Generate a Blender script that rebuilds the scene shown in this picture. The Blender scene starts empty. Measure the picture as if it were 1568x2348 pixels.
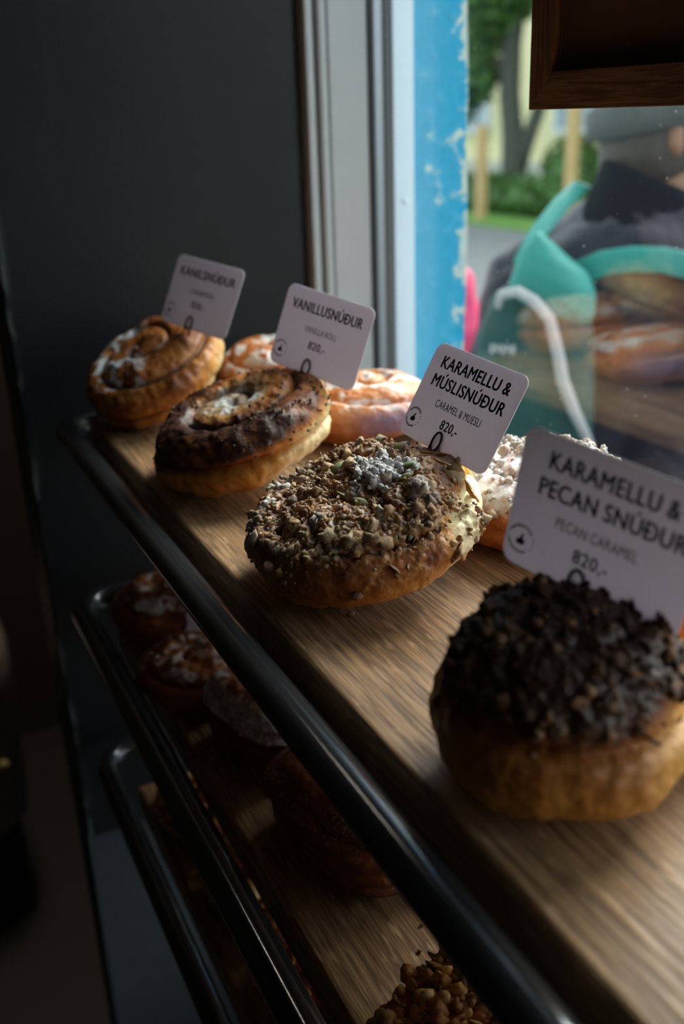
import bpy, bmesh, math, random
import numpy as np
from mathutils import Vector, Matrix

# ------------------------------------------------------------------ camera, sky, exposure
S = 1.19                                    # height of the top shelf surface above the floor
SC = bpy.context.scene
COL = SC.collection
cam_d = bpy.data.cameras.new('camera')
cam_d.sensor_fit = 'VERTICAL'; cam_d.sensor_height = 36.0; cam_d.sensor_width = 24.0
cam_d.lens = 35.0; cam_d.clip_start = 0.01; cam_d.clip_end = 200
cam_d.dof.use_dof = True; cam_d.dof.focus_distance = 0.575; cam_d.dof.aperture_fstop = 5.0
cam = bpy.data.objects.new('camera', cam_d); COL.objects.link(cam)
RX = Vector((0.8876586, -0.45932833, -0.0328587))
DN = Vector((-0.19866973, -0.31760519, -0.92717705))
FW = Vector((0.4154426, 0.82954471, -0.37317962))
cam.matrix_world = Matrix(((RX[0], -DN[0], -FW[0], 0), (RX[1], -DN[1], -FW[1], 0), (RX[2], -DN[2], -FW[2], S + 0.26), (0, 0, 0, 1)))
SC.camera = cam
SC.view_settings.view_transform = 'Standard'; SC.view_settings.look = 'None'
SC.view_settings.gamma = 1.0; SC.view_settings.use_curve_mapping = False
SC.view_settings.exposure = 0.48
SC.cycles.use_denoising = True
SC.cycles.max_bounces = 8; SC.cycles.transparent_max_bounces = 16
SC.cycles.sample_clamp_indirect = 4.0

SKY = 2.4
w = bpy.data.worlds.new('overcast_sky'); SC.world = w; w.use_nodes = True
nt = w.node_tree; nt.nodes.clear()
out = nt.nodes.new('ShaderNodeOutputWorld'); bg = nt.nodes.new('ShaderNodeBackground')
tc = nt.nodes.new('ShaderNodeTexCoord'); sx = nt.nodes.new('ShaderNodeSeparateXYZ'); rp = nt.nodes.new('ShaderNodeValToRGB')
rp.color_ramp.elements[0].position = 0.0; rp.color_ramp.elements[0].color = (0.80, 0.87, 0.95, 1)
rp.color_ramp.elements[1].position = 0.7; rp.color_ramp.elements[1].color = (0.80, 0.90, 1.0, 1)
nt.links.new(tc.outputs['Generated'], sx.inputs[0]); nt.links.new(sx.outputs['Z'], rp.inputs[0])
nt.links.new(rp.outputs[0], bg.inputs[0]); bg.inputs[1].default_value = SKY
nt.links.new(bg.outputs[0], out.inputs[0])

def area_light(name, loc, rot, sx_, sy_, energy, color, portal=False):
    d = bpy.data.lights.new(name, 'AREA'); d.shape = 'RECTANGLE'; d.size = sx_; d.size_y = sy_
    d.energy = energy; d.color = color
    if portal: d.cycles.is_portal = True
    o = bpy.data.objects.new(name, d); COL.objects.link(o); o.location = loc; o.rotation_euler = rot
    return o
# sampling aid in the window opening: emits nothing itself, tells the renderer where the sky comes in
area_light('window_portal', (0.60, -0.3, 1.50), (0, math.radians(90), 0), 2.2, 2.56, 0, (1, 1, 1), portal=True)
# added fill light, no real lamp, for the dark space past the end board
area_light('corridor_fill_light', (0.27, 1.80, 2.62), (0, 0, 0), 0.3, 0.4, 9.0, (1.0, 0.85, 0.7))
area_light('room_fill_light', (-1.3, -1.2, 2.62), (0, 0, 0), 0.6, 0.6, 0.7, (1.0, 0.82, 0.62))  # added weak warm fill behind the camera, no lamp fixture

# soft sun added high over the street to brighten the buns through the window
sun_d = bpy.data.lights.new('soft_fill_sun', 'SUN'); sun_d.energy = 7.6; sun_d.angle = math.radians(38); sun_d.color = (1.0, 0.97, 0.93)
sun = bpy.data.objects.new('soft_fill_sun', sun_d); COL.objects.link(sun); sun.location = (6, 3, 8)
_az, _el = math.radians(24), math.radians(40)
sun.rotation_euler = Vector((math.cos(_el) * math.cos(_az), math.cos(_el) * math.sin(_az), math.sin(_el))).to_track_quat('Z', 'Y').to_euler()

# ------------------------------------------------------------------ helpers
RNG = np.random.default_rng(7)
random.seed(7)
PI = math.pi

_perm = np.random.default_rng(3).permutation(256)
_perm = np.concatenate([_perm, _perm, _perm])
_grad = np.random.default_rng(4).normal(size=(256, 3)); _grad /= np.linalg.norm(_grad, axis=1)[:, None]
def perlin(P):
    P = np.asarray(P, float); Pi = np.floor(P).astype(int); Pf = P - Pi
    u = Pf ** 3 * (Pf * (Pf * 6 - 15) + 10)
    r = np.zeros(P.shape[:-1])
    for dx in (0, 1):
        for dy in (0, 1):
            for dz in (0, 1):
                a = (Pi + np.array([dx, dy, dz])) & 255
                h = _perm[_perm[_perm[a[..., 0]] + a[..., 1]] + a[..., 2]]
                g = (_grad[h] * (Pf - np.array([dx, dy, dz]))).sum(-1)
                wx = u[..., 0] if dx else 1 - u[..., 0]
                wy = u[..., 1] if dy else 1 - u[..., 1]
                wz = u[..., 2] if dz else 1 - u[..., 2]
                r += g * wx * wy * wz
    return r
def fbm(P, oct=4):
    r = 0; a = 1.0
    for i in range(oct):
        r = r + a * perlin(np.asarray(P) * 2 ** i + 17.3 * i); a *= 0.5
    return r
def sstep(a, b, x):
    t = np.clip((x - a) / (b - a), 0, 1); return t * t * (3 - 2 * t)

def mesh_obj(name, V, F, mat=None, parent=None, smooth=True, attrs=None, loc=None):
    me = bpy.data.meshes.new(name)
    V = np.asarray(V, float)
    me.from_pydata(V.tolist(), [], [list(map(int, f)) for f in F])
    if smooth: me.polygons.foreach_set('use_smooth', [True] * len(me.polygons))
    if attrs:
        for k, A in attrs.items():
            at = me.attributes.new(k, 'FLOAT_COLOR', 'POINT')
            B = np.ones((len(V), 4)); B[:, :A.shape[1]] = A
            at.data.foreach_set('color', B.ravel())
    if mat: me.materials.append(mat)
    o = bpy.data.objects.new(name, me); COL.objects.link(o)
    if parent: o.parent = parent
    if loc is not None: o.location = loc
    me.update()
    return o
def empty(name, loc=(0, 0, 0), rot=(0, 0, 0), parent=None):
    o = bpy.data.objects.new(name, None); COL.objects.link(o); o.location = loc; o.rotation_euler = rot
    o.empty_display_size = 0.05
    if parent: o.parent = parent
    return o
def tag(o, label, cat, group=None, kind=None):
    o['label'] = label; o['category'] = cat
    if group: o['group'] = group
    if kind: o['kind'] = kind
    return o
def struct(o, label=None):
    o['kind'] = 'structure'
    if label: o['label'] = label
    return o

class MB:
    """collects shapes that make ONE mesh"""
    def __init__(s): s.V = []; s.F = []; s.n = 0
    def add(s, V, F):
        s.V.extend([tuple(v) for v in V]); s.F.extend([[i + s.n for i in f] for f in F]); s.n = len(s.V); return s
    def box(s, x0, x1, y0, y1, z0, z1):
        V = [(x0, y0, z0), (x1, y0, z0), (x1, y1, z0), (x0, y1, z0), (x0, y0, z1), (x1, y0, z1), (x1, y1, z1), (x0, y1, z1)]
        return s.add(V, [(0, 3, 2, 1), (4, 5, 6, 7), (0, 1, 5, 4), (1, 2, 6, 5), (2, 3, 7, 6), (3, 0, 4, 7)])
    def prism(s, poly, z0, z1):
        n = len(poly)
        V = [(x, y, z0) for x, y in poly] + [(x, y, z1) for x, y in poly]
        F = [tuple(range(n - 1, -1, -1)), tuple(range(n, 2 * n))] + [(i, (i + 1) % n, n + (i + 1) % n, n + i) for i in range(n)]
        return s.add(V, F)
    def tube(s, pts, rad, n=14, closed=False, cap=True):
        pts = [Vector(p) for p in pts]; m = len(pts)
        rads = rad if hasattr(rad, '__len__') else [rad] * m
        T = []
        for i in range(m):
            a = pts[(i - 1) % m] if (closed or i > 0) else pts[i]
            b = pts[(i + 1) % m] if (closed or i < m - 1) else pts[i]
            T.append((b - a).normalized())
        up = Vector((0, 0, 1)) if abs(T[0].z) < 0.9 else Vector((1, 0, 0))
        nrm = (up - T[0] * up.dot(T[0])).normalized(); V = []
        for i in range(m):
            nrm = (nrm - T[i] * nrm.dot(T[i])).normalized(); bi = T[i].cross(nrm)
            for j in range(n):
                a = 2 * PI * j / n
                V.append(pts[i] + (nrm * math.cos(a) + bi * math.sin(a)) * rads[i])
        F = []
        for i in range(m if closed else m - 1):
            k = (i + 1) % m
            for j in range(n):
                F.append((i * n + j, i * n + (j + 1) % n, k * n + (j + 1) % n, k * n + j))
        if cap and not closed:
            F.append(tuple(range(n - 1, -1, -1))); F.append(tuple((m - 1) * n + j for j in range(n)))
        return s.add(V, F)
    def loft(s, secs, n=28, cap=True):
        """secs: (centre, axis_a (vector), axis_b (vector), exponent)"""
        V = []
        for c, a, b, ex in secs:
            c = Vector(c); a = Vector(a); b = Vector(b)
            for j in range(n):
                t = 2 * PI * j / n; co, si = math.cos(t), math.sin(t)
                k = (abs(co) ** ex + abs(si) ** ex) ** (-1 / ex)
                V.append(c + a * co * k + b * si * k)
        F = []
        for i in range(len(secs) - 1):
            for j in range(n):
                F.append((i * n + j, i * n + (j + 1) % n, (i + 1) * n + (j + 1) % n, (i + 1) * n + j))
        if cap:
            F.append(tuple(range(n - 1, -1, -1))); F.append(tuple((len(secs) - 1) * n + j for j in range(n)))
        return s.add(V, F)
    def sphere(s, c, rx, ry=None, rz=None, n=20, m=12):
        ry = ry or rx; rz = rz or rx
        secs = []
        for i in range(m + 1):
            t = -PI / 2 + PI * i / m; k = max(math.cos(t), 0.02)
            secs.append(((c[0], c[1], c[2] + rz * math.sin(t)), (rx * k, 0, 0), (0, ry * k, 0), 2))
        return s.loft(secs, n)
    def build(s, name, mat=None, parent=None, smooth=False, bevel=0, loc=None, seg=3):
        o = mesh_obj(name, s.V, s.F, mat, parent, smooth, loc=loc)
        if bevel:
            m = o.modifiers.new('bevel', 'BEVEL'); m.width = bevel; m.segments = seg; m.limit_method = 'ANGLE'; m.angle_limit = math.radians(40)
            o.data.polygons.foreach_set('use_smooth', [True] * len(o.data.polygons))
            m.harden_normals = True
        return o
def fix_normals(o):
    bm = bmesh.new(); bm.from_mesh(o.data); bmesh.ops.recalc_face_normals(bm, faces=bm.faces); bm.to_mesh(o.data); bm.free(); return o

# ------------------------------------------------------------------ materials
class NT:
    def __init__(s, name):
        s.m = bpy.data.materials.new(name); s.m.use_nodes = True; s.t = s.m.node_tree; s.t.nodes.clear()
        s.o = s.t.nodes.new('ShaderNodeOutputMaterial')
    def n(s, typ, **kw):
        nd = s.t.nodes.new('ShaderNode' + typ)
        for k, v in kw.items():
            if k in ('operation', 'blend_type', 'data_type', 'noise_dimensions', 'wave_type', 'bands_direction', 'feature', 'attribute_name', 'distance', 'vector_type', 'wave_profile', 'invert'):
                setattr(nd, k, v)
        return nd
    def put(s, sock, v):
        if isinstance(v, bpy.types.NodeSocket): s.t.links.new(v, sock)
        elif v is not None:
            if hasattr(sock.default_value, '__len__') and hasattr(v, '__len__') and len(v) == 3 and len(sock.default_value) == 4: v = (*v, 1)
            sock.default_value = v
    def math(s, op, a, b=None, clamp=False):
        nd = s.n('Math', operation=op); nd.use_clamp = clamp; s.put(nd.inputs[0], a)
        if b is not None: s.put(nd.inputs[1], b)
        return nd.outputs[0]
    def mix(s, f, a, b, mode='MIX'):
        nd = s.t.nodes.new('ShaderNodeMix'); nd.data_type = 'RGBA'; nd.blend_type = mode
        s.put(nd.inputs[0], f); s.put(nd.inputs[6], a); s.put(nd.inputs[7], b); return nd.outputs[2]
    def obj(s, scale=(1, 1, 1), rot=(0, 0, 0), loc=(0, 0, 0)):
        c = s.n('TexCoord'); mp = s.n('Mapping'); s.t.links.new(c.outputs['Object'], mp.inputs[0])
        mp.inputs['Scale'].default_value = scale; mp.inputs['Rotation'].default_value = rot; mp.inputs['Location'].default_value = loc
        return mp.outputs[0]
    def noise(s, vec, scale, detail=4, rough=0.55, dist=0.0):
        nd = s.n('TexNoise'); s.put(nd.inputs['Vector'], vec); nd.inputs['Scale'].default_value = scale
        nd.inputs['Detail'].default_value = detail; nd.inputs['Roughness'].default_value = rough; nd.inputs['Distortion'].default_value = dist
        return nd.outputs[0]
    def ramp(s, f, stops):
        nd = s.n('ValToRGB'); s.put(nd.inputs[0], f); e = nd.color_ramp.elements
        while len(e) < len(stops): e.new(0.5)
        for i, (p, c) in enumerate(stops):
            e[i].position = p; e[i].color = (*c, 1) if hasattr(c, '__len__') else (c, c, c, 1)
        return nd.outputs[0]
    def attr(s, name):
        nd = s.n('Attribute'); nd.attribute_name = name; return nd
    def bump(s, h, strength, dist):
        nd = s.n('Bump'); nd.inputs['Strength'].default_value = strength; nd.inputs['Distance'].default_value = dist; s.put(nd.inputs['Height'], h); return nd.outputs[0]
    def bsdf(s, color, rough=0.5, metal=0.0, normal=None, spec=0.5, out=True, **kw):
        nd = s.n('BsdfPrincipled'); s.put(nd.inputs['Base Color'], color); s.put(nd.inputs['Roughness'], rough); s.put(nd.inputs['Metallic'], metal)
        nd.inputs['Specular IOR Level'].default_value = spec
        if normal is not None: s.put(nd.inputs['Normal'], normal)
        for k, v in kw.items(): s.put(nd.inputs[k.replace('_', ' ')], v)
        if out: s.t.links.new(nd.outputs[0], s.o.inputs[0])
        return nd.outputs[0]

def plain(name, color, rough=0.5, metal=0.0, spec=0.5, var=0.15, nscale=40, bump=0.0, bscale=200, bdist=0.001, **kw):
    t = NT(name); v = t.obj()
    n = t.noise(v, nscale)
    c = t.mix(n, tuple(x * (1 - var) for x in color), tuple(min(1, x * (1 + var)) for x in color))
    nm = t.bump(t.noise(v, bscale), bump, bdist) if bump else None
    t.bsdf(c, rough, metal, nm, spec, **kw)
    return t.m

def wood(name, c0, c1, c2, along='Y', rough=0.45, fine=1.0):
    t = NT(name)
    sc = {'Y': (1, 0.09, 1), 'X': (0.09, 1, 1), 'Z': (1, 1, 0.09)}[along]
    v = t.obj(sc)
    n1 = t.noise(v, 26 * fine, 5, 0.6, 0.6)
    sc2 = {'Y': (1, 0.05, 1), 'X': (0.05, 1, 1), 'Z': (1, 1, 0.05)}[along]
    n2 = t.noise(t.obj(sc2), 330 * fine, 3, 0.6)
    sc3 = {'Y': (1, 0.22, 1), 'X': (0.22, 1, 1), 'Z': (1, 1, 0.22)}[along]
    n3 = t.noise(t.obj(sc3, loc=(3, 1, 2)), 210 * fine, 2, 0.5)
    base = t.ramp(n1, [(0.3, c0), (0.5, c1), (0.72, c2)])
    base = t.mix(t.ramp(n2, [(0.40, 0.75), (0.60, 0.0)]), base, tuple(x * 0.45 for x in c0))
    base = t.mix(t.ramp(n3, [(0.60, 0.0), (0.72, 0.35)]), base, tuple(min(1, x * 1.5) for x in c2))
    h = t.math('ADD', n2, t.math('MULTIPLY', n3, 0.5))
    t.bsdf(base, t.ramp(n2, [(0.3, rough + 0.15), (0.7, rough - 0.05)]), 0, t.bump(h, 0.45, 0.0012), 0.4)
    return t.m

def dough(name, pale=(0.80, 0.60, 0.31), gold=(0.66, 0.27, 0.045), brown=(0.32, 0.095, 0.018), dark=(0.055, 0.02, 0.014), fill=(0.30, 0.24, 0.16), rough=0.42):
    t = NT(name); v = t.obj(); a = t.attr('zone'); sp = t.n('SeparateColor'); t.t.links.new(a.outputs['Color'], sp.inputs[0])
    n = t.noise(v, 55, 5, 0.6); nf = t.noise(v, 320, 4, 0.65)
    f = t.math('ADD', sp.outputs[0], t.math('MULTIPLY', t.math('SUBTRACT', n, 0.5), 0.55))
    f = t.math('ADD', f, t.math('MULTIPLY', t.math('SUBTRACT', nf, 0.5), 0.35), True)
    c = t.ramp(f, [(0.05, pale), (0.36, gold), (0.66, brown), (0.95, dark)])
    c = t.mix(sp.outputs[2], c, fill)
    sug = t.math('ADD', t.math('MULTIPLY', sp.outputs[1], 1.6), t.math('MULTIPLY', t.math('SUBTRACT', t.noise(v, 240, 6, 0.75), 0.62), 3.2))
    sug = t.math('MULTIPLY', t.math('MINIMUM', t.math('MAXIMUM', sug, 0.0), 1.0), t.ramp(sp.outputs[1], [(0.02, 0.0), (0.18, 0.95)]))
    c = t.mix(sug, c, (0.80, 0.79, 0.80))
    h = t.math('ADD', t.math('MULTIPLY', n, 1.0), t.math('MULTIPLY', nf, 0.55))
    r = t.mix(sug, (rough,) * 3, (0.9,) * 3)
    t.bsdf(c, r, 0, t.bump(h, 0.5, 0.003), 0.45, Subsurface_Weight=0.12, Subsurface_Radius=(0.006, 0.003, 0.001), Subsurface_Scale=1.0)
    return t.m
def tinted(name, rough=0.65, spec=0.35):
    t = NT(name); v = t.obj(); a = t.attr('tint'); n = t.noise(v, 420, 4, 0.7)
    c = t.mix(t.ramp(n, [(0.35, 0.0), (0.7, 1.0)]), t.mix(1.0, a.outputs['Color'], (0.62, 0.55, 0.50), 'MULTIPLY'), a.outputs['Color'])
    t.bsdf(c, rough, 0, t.bump(n, 0.5, 0.0015), spec)
    return t.m

M = {}
M['oak'] = wood('oak_board', (0.20, 0.10, 0.045), (0.37, 0.21, 0.105), (0.52, 0.33, 0.18), 'Y', 0.42)
M['oak_x'] = wood('frame_wood_x', (0.17, 0.085, 0.042), (0.24, 0.125, 0.062), (0.32, 0.17, 0.09), 'Y', 0.55)
M['oak_z'] = wood('frame_wood_z', (0.17, 0.085, 0.042), (0.24, 0.125, 0.062), (0.32, 0.17, 0.09), 'Z', 0.55)
M['hardboard'] = plain('hardboard', (0.15, 0.075, 0.04), 0.75, bump=0.3, bscale=600, bdist=0.0005)
t = NT('black_steel'); v = t.obj(); n = t.noise(v, 900, 2); sp_ = t.noise(t.obj((1, 0.3, 1)), 120, 5, 0.7)
t.bsdf(t.mix(t.ramp(sp_, [(0.74, 0.0), (0.80, 1.0)]), (0.075, 0.078, 0.084), (0.35, 0.35, 0.36)), t.ramp(n, [(0.3, 0.11), (0.7, 0.16)]), 0.75, t.bump(n, 0.05, 0.0003), 0.8); M['rail'] = t.m
# black painted end board: chalky, scuffed, with chipped pale edge
t = NT('black_paint'); v = t.obj(); n = t.noise(v, 14, 5); n2 = t.noise(v, 190, 5, 0.7); n3 = t.noise(t.obj((1, 1, 0.25)), 60, 4, 0.6)
c = t.mix(n, (0.0055, 0.0062, 0.0075), (0.011, 0.0125, 0.0145))
c = t.mix(t.ramp(t.noise(v, 75, 2, 0.4), [(0.76, 0.0), (0.80, 0.35)]), c, (0.16, 0.16, 0.17))
sxyz = t.n('SeparateXYZ'); t.t.links.new(v, sxyz.inputs[0])
ed = t.ramp(sxyz.outputs[0], [(0.0, 1.0), (0.009, 0.0)])
chip = t.math('MULTIPLY', ed, t.ramp(n3, [(0.50, 0.0), (0.58, 0.8)]))
c = t.mix(chip, c, (0.17, 0.18, 0.17))
t.bsdf(c, t.ramp(n2, [(0.3, 0.42), (0.7, 0.58)]), 0, t.bump(n2, 0.15, 0.001), 0.28); M['black'] = t.m
M['grey_panel'] = plain('grey_panel', (0.045, 0.052, 0.058), 0.5, bump=0.1)
M['frame_grey'] = plain('window_frame_grey', (0.50, 0.52, 0.53), 0.40, var=0.06, bump=0.04, bscale=500)
M['frame_white'] = plain('window_frame_white', (0.58, 0.66, 0.74), 0.35, var=0.05)
M['rubber'] = plain('rubber_gasket', (0.012, 0.013, 0.016), 0.6)
M['spacer'] = plain('spacer_metal', (0.30, 0.31, 0.33), 0.35, 0.8, var=0.4, nscale=900)
M['rivet'] = plain('rivet_white', (0.72, 0.76, 0.80), 0.35)
# turquoise painted render, flaking
t = NT('blue_render'); v = t.obj(); n = t.noise(v, 9, 5, 0.6); n2 = t.noise(v, 42, 5, 0.65, 0.4); n3 = t.noise(v, 130, 5, 0.6)
c = t.mix(n, (0.0, 0.255, 0.45), (0.0, 0.33, 0.55))
sx2 = t.n('SeparateXYZ'); t.t.links.new(v, sx2.inputs[0])
edge = t.ramp(sx2.outputs[0], [(0.655, 0.0), (0.678, 0.17)])
lowr = t.ramp(sx2.outputs[2], [(1.15, 0.045), (1.45, 0.0)])
f2 = t.math('ADD', t.math('ADD', t.math('MULTIPLY', n2, 0.8), t.math('MULTIPLY', n3, 0.2)), edge)
f2 = t.math('ADD', f2, lowr)
c = t.mix(t.ramp(f2, [(0.56, 0.0), (0.64, 0.16)]), c, (0.22, 0.50, 0.62))
c = t.mix(t.ramp(f2, [(0.66, 0.0), (0.685, 0.9)]), c, (0.56, 0.58, 0.50))
t.bsdf(c, 0.65, 0, t.bump(t.math('ADD', n2, t.math('MULTIPLY', n3, 0.6)), 0.4, 0.008), 0.3); M['blue'] = t.m
# glass: clear pane, mirror-like at grazing angles, with a few dust specks
t = NT('window_glass'); fr = t.n('Fresnel'); geo = t.n('NewGeometry'); t.put(fr.inputs[0], t.math('ADD', 1.5, t.math('MULTIPLY', geo.outputs['Backfacing'], 1 / 1.5 - 1.5)))
tr = t.n('BsdfTransparent'); tr.inputs[0].default_value = (0.965, 0.985, 0.975, 1); gl = t.n('BsdfGlossy'); gl.inputs['Roughness'].default_value = 0.0
gl.inputs[0].default_value = (1, 1, 1, 1)
mx = t.n('MixShader'); t.t.links.new(fr.outputs[0], mx.inputs[0]); t.t.links.new(tr.outputs[0], mx.inputs[1]); t.t.links.new(gl.outputs[0], mx.inputs[2])
df = t.n('BsdfDiffuse'); df.inputs[0].default_value = (0.75, 0.78, 0.82, 1)
vo = t.n('TexVoronoi'); vo.inputs['Scale'].default_value = 75; t.t.links.new(t.obj((1, 1, 1)), vo.inputs['Vector'])
dust = t.math('MULTIPLY', t.math('LESS_THAN', vo.outputs['Distance'], 0.075), t.math('GREATER_THAN', t.noise(t.obj(), 55, 2), 0.60))
mx2 = t.n('MixShader'); t.t.links.new(t.math('MULTIPLY', dust, 0.55), mx2.inputs[0]); t.t.links.new(mx.outputs[0], mx2.inputs[1]); t.t.links.new(df.outputs[0], mx2.inputs[2])
t.t.links.new(mx2.outputs[0], t.o.inputs[0]); M['glass'] = t.m
# price card: thin white board that lets some daylight through
t = NT('price_card'); v = t.obj(); n = t.noise(v, 120, 4); n2 = t.noise(v, 900, 2)
c = t.mix(t.ramp(n, [(0.62, 0.0), (0.80, 0.5)]), (0.68, 0.635, 0.70), (0.50, 0.455, 0.485))
b_ = t.bsdf(c, 0.45, 0, t.bump(n2, 0.05, 0.0004), 0.4, out=False)
tl = t.n('BsdfTranslucent'); t.put(tl.inputs[0], c); mx = t.n('MixShader'); mx.inputs[0].default_value = 0.42
t.t.links.new(b_, mx.inputs[1]); t.t.links.new(tl.outputs[0], mx.inputs[2]); t.t.links.new(mx.outputs[0], t.o.inputs[0]); M['card'] = t.m
M['ink'] = plain('black_ink', (0.008, 0.008, 0.01), 0.6)
M['wire'] = plain('dark_wire', (0.055, 0.045, 0.04), 0.38, 0.7)
M['dough_vanilla'] = dough('dough_vanilla')
M['dough_muesli'] = dough('dough_muesli', pale=(0.86, 0.74, 0.46), gold=(0.62, 0.27, 0.055), fill=(0.40, 0.24, 0.10))
M['dough_pecan'] = dough('dough_pecan', pale=(0.66, 0.33, 0.06), gold=(0.50, 0.20, 0.03), fill=(0.05, 0.022, 0.012))
M['dough_icing'] = dough('dough_icing', pale=(0.80, 0.52, 0.25), gold=(0.66, 0.22, 0.06), brown=(0.40, 0.10, 0.03), fill=(0.82, 0.74, 0.68))
M['dough_berry'] = dough('dough_berry', gold=(0.62, 0.22, 0.06), brown=(0.40, 0.10, 0.035), fill=(0.20, 0.14, 0.26))
M['pastry'] = dough('laminated_pastry', pale=(0.40, 0.13, 0.03), gold=(0.22, 0.06, 0.016), brown=(0.07, 0.02, 0.010), dark=(0.025, 0.010, 0.008), fill=(0.02, 0.010, 0.008))
M['crumb'] = tinted('crumble')
M['seed'] = plain('pumpkin_seed_green', (0.25, 0.27, 0.12), 0.5, var=0.35, nscale=300)
M['caramel'] = plain('caramel', (0.42, 0.17, 0.025), 0.16, var=0.35, nscale=150, bump=0.3, bscale=150, bdist=0.003)
M['cheese'] = plain('set_caramel_strip', (0.80, 0.48, 0.08), 0.3)
M['sugar'] = plain('icing_sugar', (0.80, 0.81, 0.84), 0.9, bump=0.8, bscale=500, bdist=0.002)
M['room_wall'] = plain('room_wall_brown', (0.045, 0.034, 0.027), 0.8)
M['room_dark'] = plain('room_dark', (0.03, 0.028, 0.027), 0.8)
M['floor'] = plain('dark_floor', (0.012, 0.010, 0.009), 0.6)
M['facade'] = plain('yellow_facade', (0.66, 0.60, 0.36), 0.85, var=0.06, nscale=3, bump=0.2, bscale=20, bdist=0.01)
M['facade_band'] = plain('facade_plinth', (0.42, 0.41, 0.36), 0.85)
M['win_frame'] = plain('white_paint', (0.62, 0.65, 0.68), 0.5)
M['win_glass'] = plain('far_glass', (0.20, 0.26, 0.31), 0.15, var=0.5, nscale=1.5)
M['road'] = plain('asphalt', (0.13, 0.132, 0.137), 0.8, var=0.12, nscale=6, bump=0.3, bscale=80, bdist=0.005)
M['grass'] = plain('lawn', (0.10, 0.22, 0.03), 0.8, var=0.4, nscale=8)
M['leaf'] = plain('leaf_green', (0.05, 0.12, 0.016), 0.55, var=0.6, nscale=1.2)
M['leaf2'] = plain('hedge_green', (0.04, 0.11, 0.014), 0.55, var=0.6, nscale=2.0)
M['bark'] = plain('bark', (0.055, 0.060, 0.045), 0.9, var=0.4, nscale=6, bump=0.8, bscale=20, bdist=0.03)
M['stake'] = plain('raw_timber', (0.44, 0.30, 0.13), 0.8, var=0.2, nscale=6)

# ------------------------------------------------------------------ room shell
def sbox(name, x0, x1, y0, y1, z0, z1, mat, parent=None):
    o = MB().box(x0, x1, y0, y1, z0, z1).build(name, mat, parent); return struct(o)
YE = 1.0            # end board plane
XE = 0.1480         # left edge of the end board
ZT = 2.70
sbox('floor', -3.0, 0.62, -3.2, 2.6, -0.1, 0.0, M['floor'])
sbox('ceiling', -3.0, 0.62, -3.2, 2.6, ZT, ZT + 0.1, M['room_dark'])
sbox('wall_far', -3.0, XE + 0.3, 2.3, 2.4, 0, ZT, M['room_wall'])
sbox('wall_interior', -3.1, -3.0, -3.2, 2.6, 0, ZT, M['room_dark'])
sbox('wall_behind', -3.0, 0.62, -3.3, -3.2, 0, ZT, M['room_dark'])
o = MB().box(0, 0.464 - XE, 0, 0.075, 0.655, ZT).build('wall_end', M['black'], None, bevel=0.002, loc=(XE, YE, 0)); struct(o, 'black painted end board with chipped pale edge')
o = MB().box(XE, 0.464, YE + 0.004, YE + 0.07, 0, 0.655).build('baseboard_end', M['grey_panel']); struct(o, 'tall grey panel under the black end board')
# outer wall: blue reveal and street front; pieces around the shop window
YN = -1.6
o = MB()
edge_n = 60
# reveal block with a slightly ragged outer corner
poly = []
zs = np.linspace(-0.2, 4.5, 420)
V = []; F = []
xr = 0.676 + 0.0022 * np.array([fbm(np.array([[0.3, 1.7, z * 9]]), 3)[0] for z in zs]) * 2.0
for i, z in enumerate(zs):
    V += [(0.603, YE + 0.002, z), (xr[i], YE + 0.002, z), (0.678 + 0.0, YE + 0.03, z), (0.680, YE + 2.2, z), (0.603, YE + 2.2, z)]
for i in range(len(zs) - 1):
    for j in range(5):
        F.append((i * 5 + j, i * 5 + (j + 1) % 5, (i + 1) * 5 + (j + 1) % 5, (i + 1) * 5 + j))
F += [(4, 3, 2, 1, 0), tuple((len(zs) - 1) * 5 + j for j in range(5))]
o = mesh_obj('wall_street', V, F, M['blue'], None, False); struct(o, 'turquoise painted outer wall with flaking paint')
sbox('wall_above_window', 0.50, 0.678, YN - 2.0, YE, 2.62, 4.5, M['blue'])
sbox('wall_below_window', 0.50, 0.678, YN, YE, -0.2, 0.42, M['blue'])
sbox('wall_near', 0.50, 0.678, YN - 2.0, YN, -0.2, 2.62, M['blue'])
sbox('wall_return', 0.464, 0.603, YE + 0.06, 2.6, 0, ZT, M['room_dark'])

# ------------------------------------------------------------------ shop window (frame members, gasket, double pane)
win = empty('window_1', (0.56, YE, 0.42)); struct(win, 'shop window with grey metal frame')
def wpart(name, mb, mat, **k):
    o = mb.build(name, mat, None, **k); o.parent = win; o.matrix_parent_inverse = Matrix.Translation((-0.56, -YE, -0.42)); return o
Z0, Z1 = 0.42, 2.62
wpart('moulding', MB().prism([(0.4765, YE - 0.002), (0.4865, YE - 0.002), (0.4865, YE + 0.05), (0.4765, YE + 0.05)], Z0, Z1), M['frame_grey'], bevel=0.003)
wpart('moulding', MB().prism([(0.4905, YE - 0.004), (0.5000, YE - 0.004), (0.5000, YE + 0.05), (0.4905, YE + 0.05)], Z0, Z1), M['frame_grey'], bevel=0.003)
wpart('jamb_recess', MB().box(0.4635, 0.552, YE + 0.012, YE + 0.06, Z0, Z1), M['rubber'])
jf = wpart('jamb', MB().prism([(0.5035, YE), (0.5495, YE), (0.5495, YE + 0.05), (0.5035, YE + 0.05)], Z0, Z1), M['frame_grey'], bevel=0.002)
wpart('gasket', MB().box(0.5495, 0.5565, YE - 0.001, YE + 0.05, Z0, Z1), M['rubber'])
wpart('spacer', MB().box(0.5580, 0.5680, YE + 0.001, YE + 0.05, Z0, Z1), M['spacer'])
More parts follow.
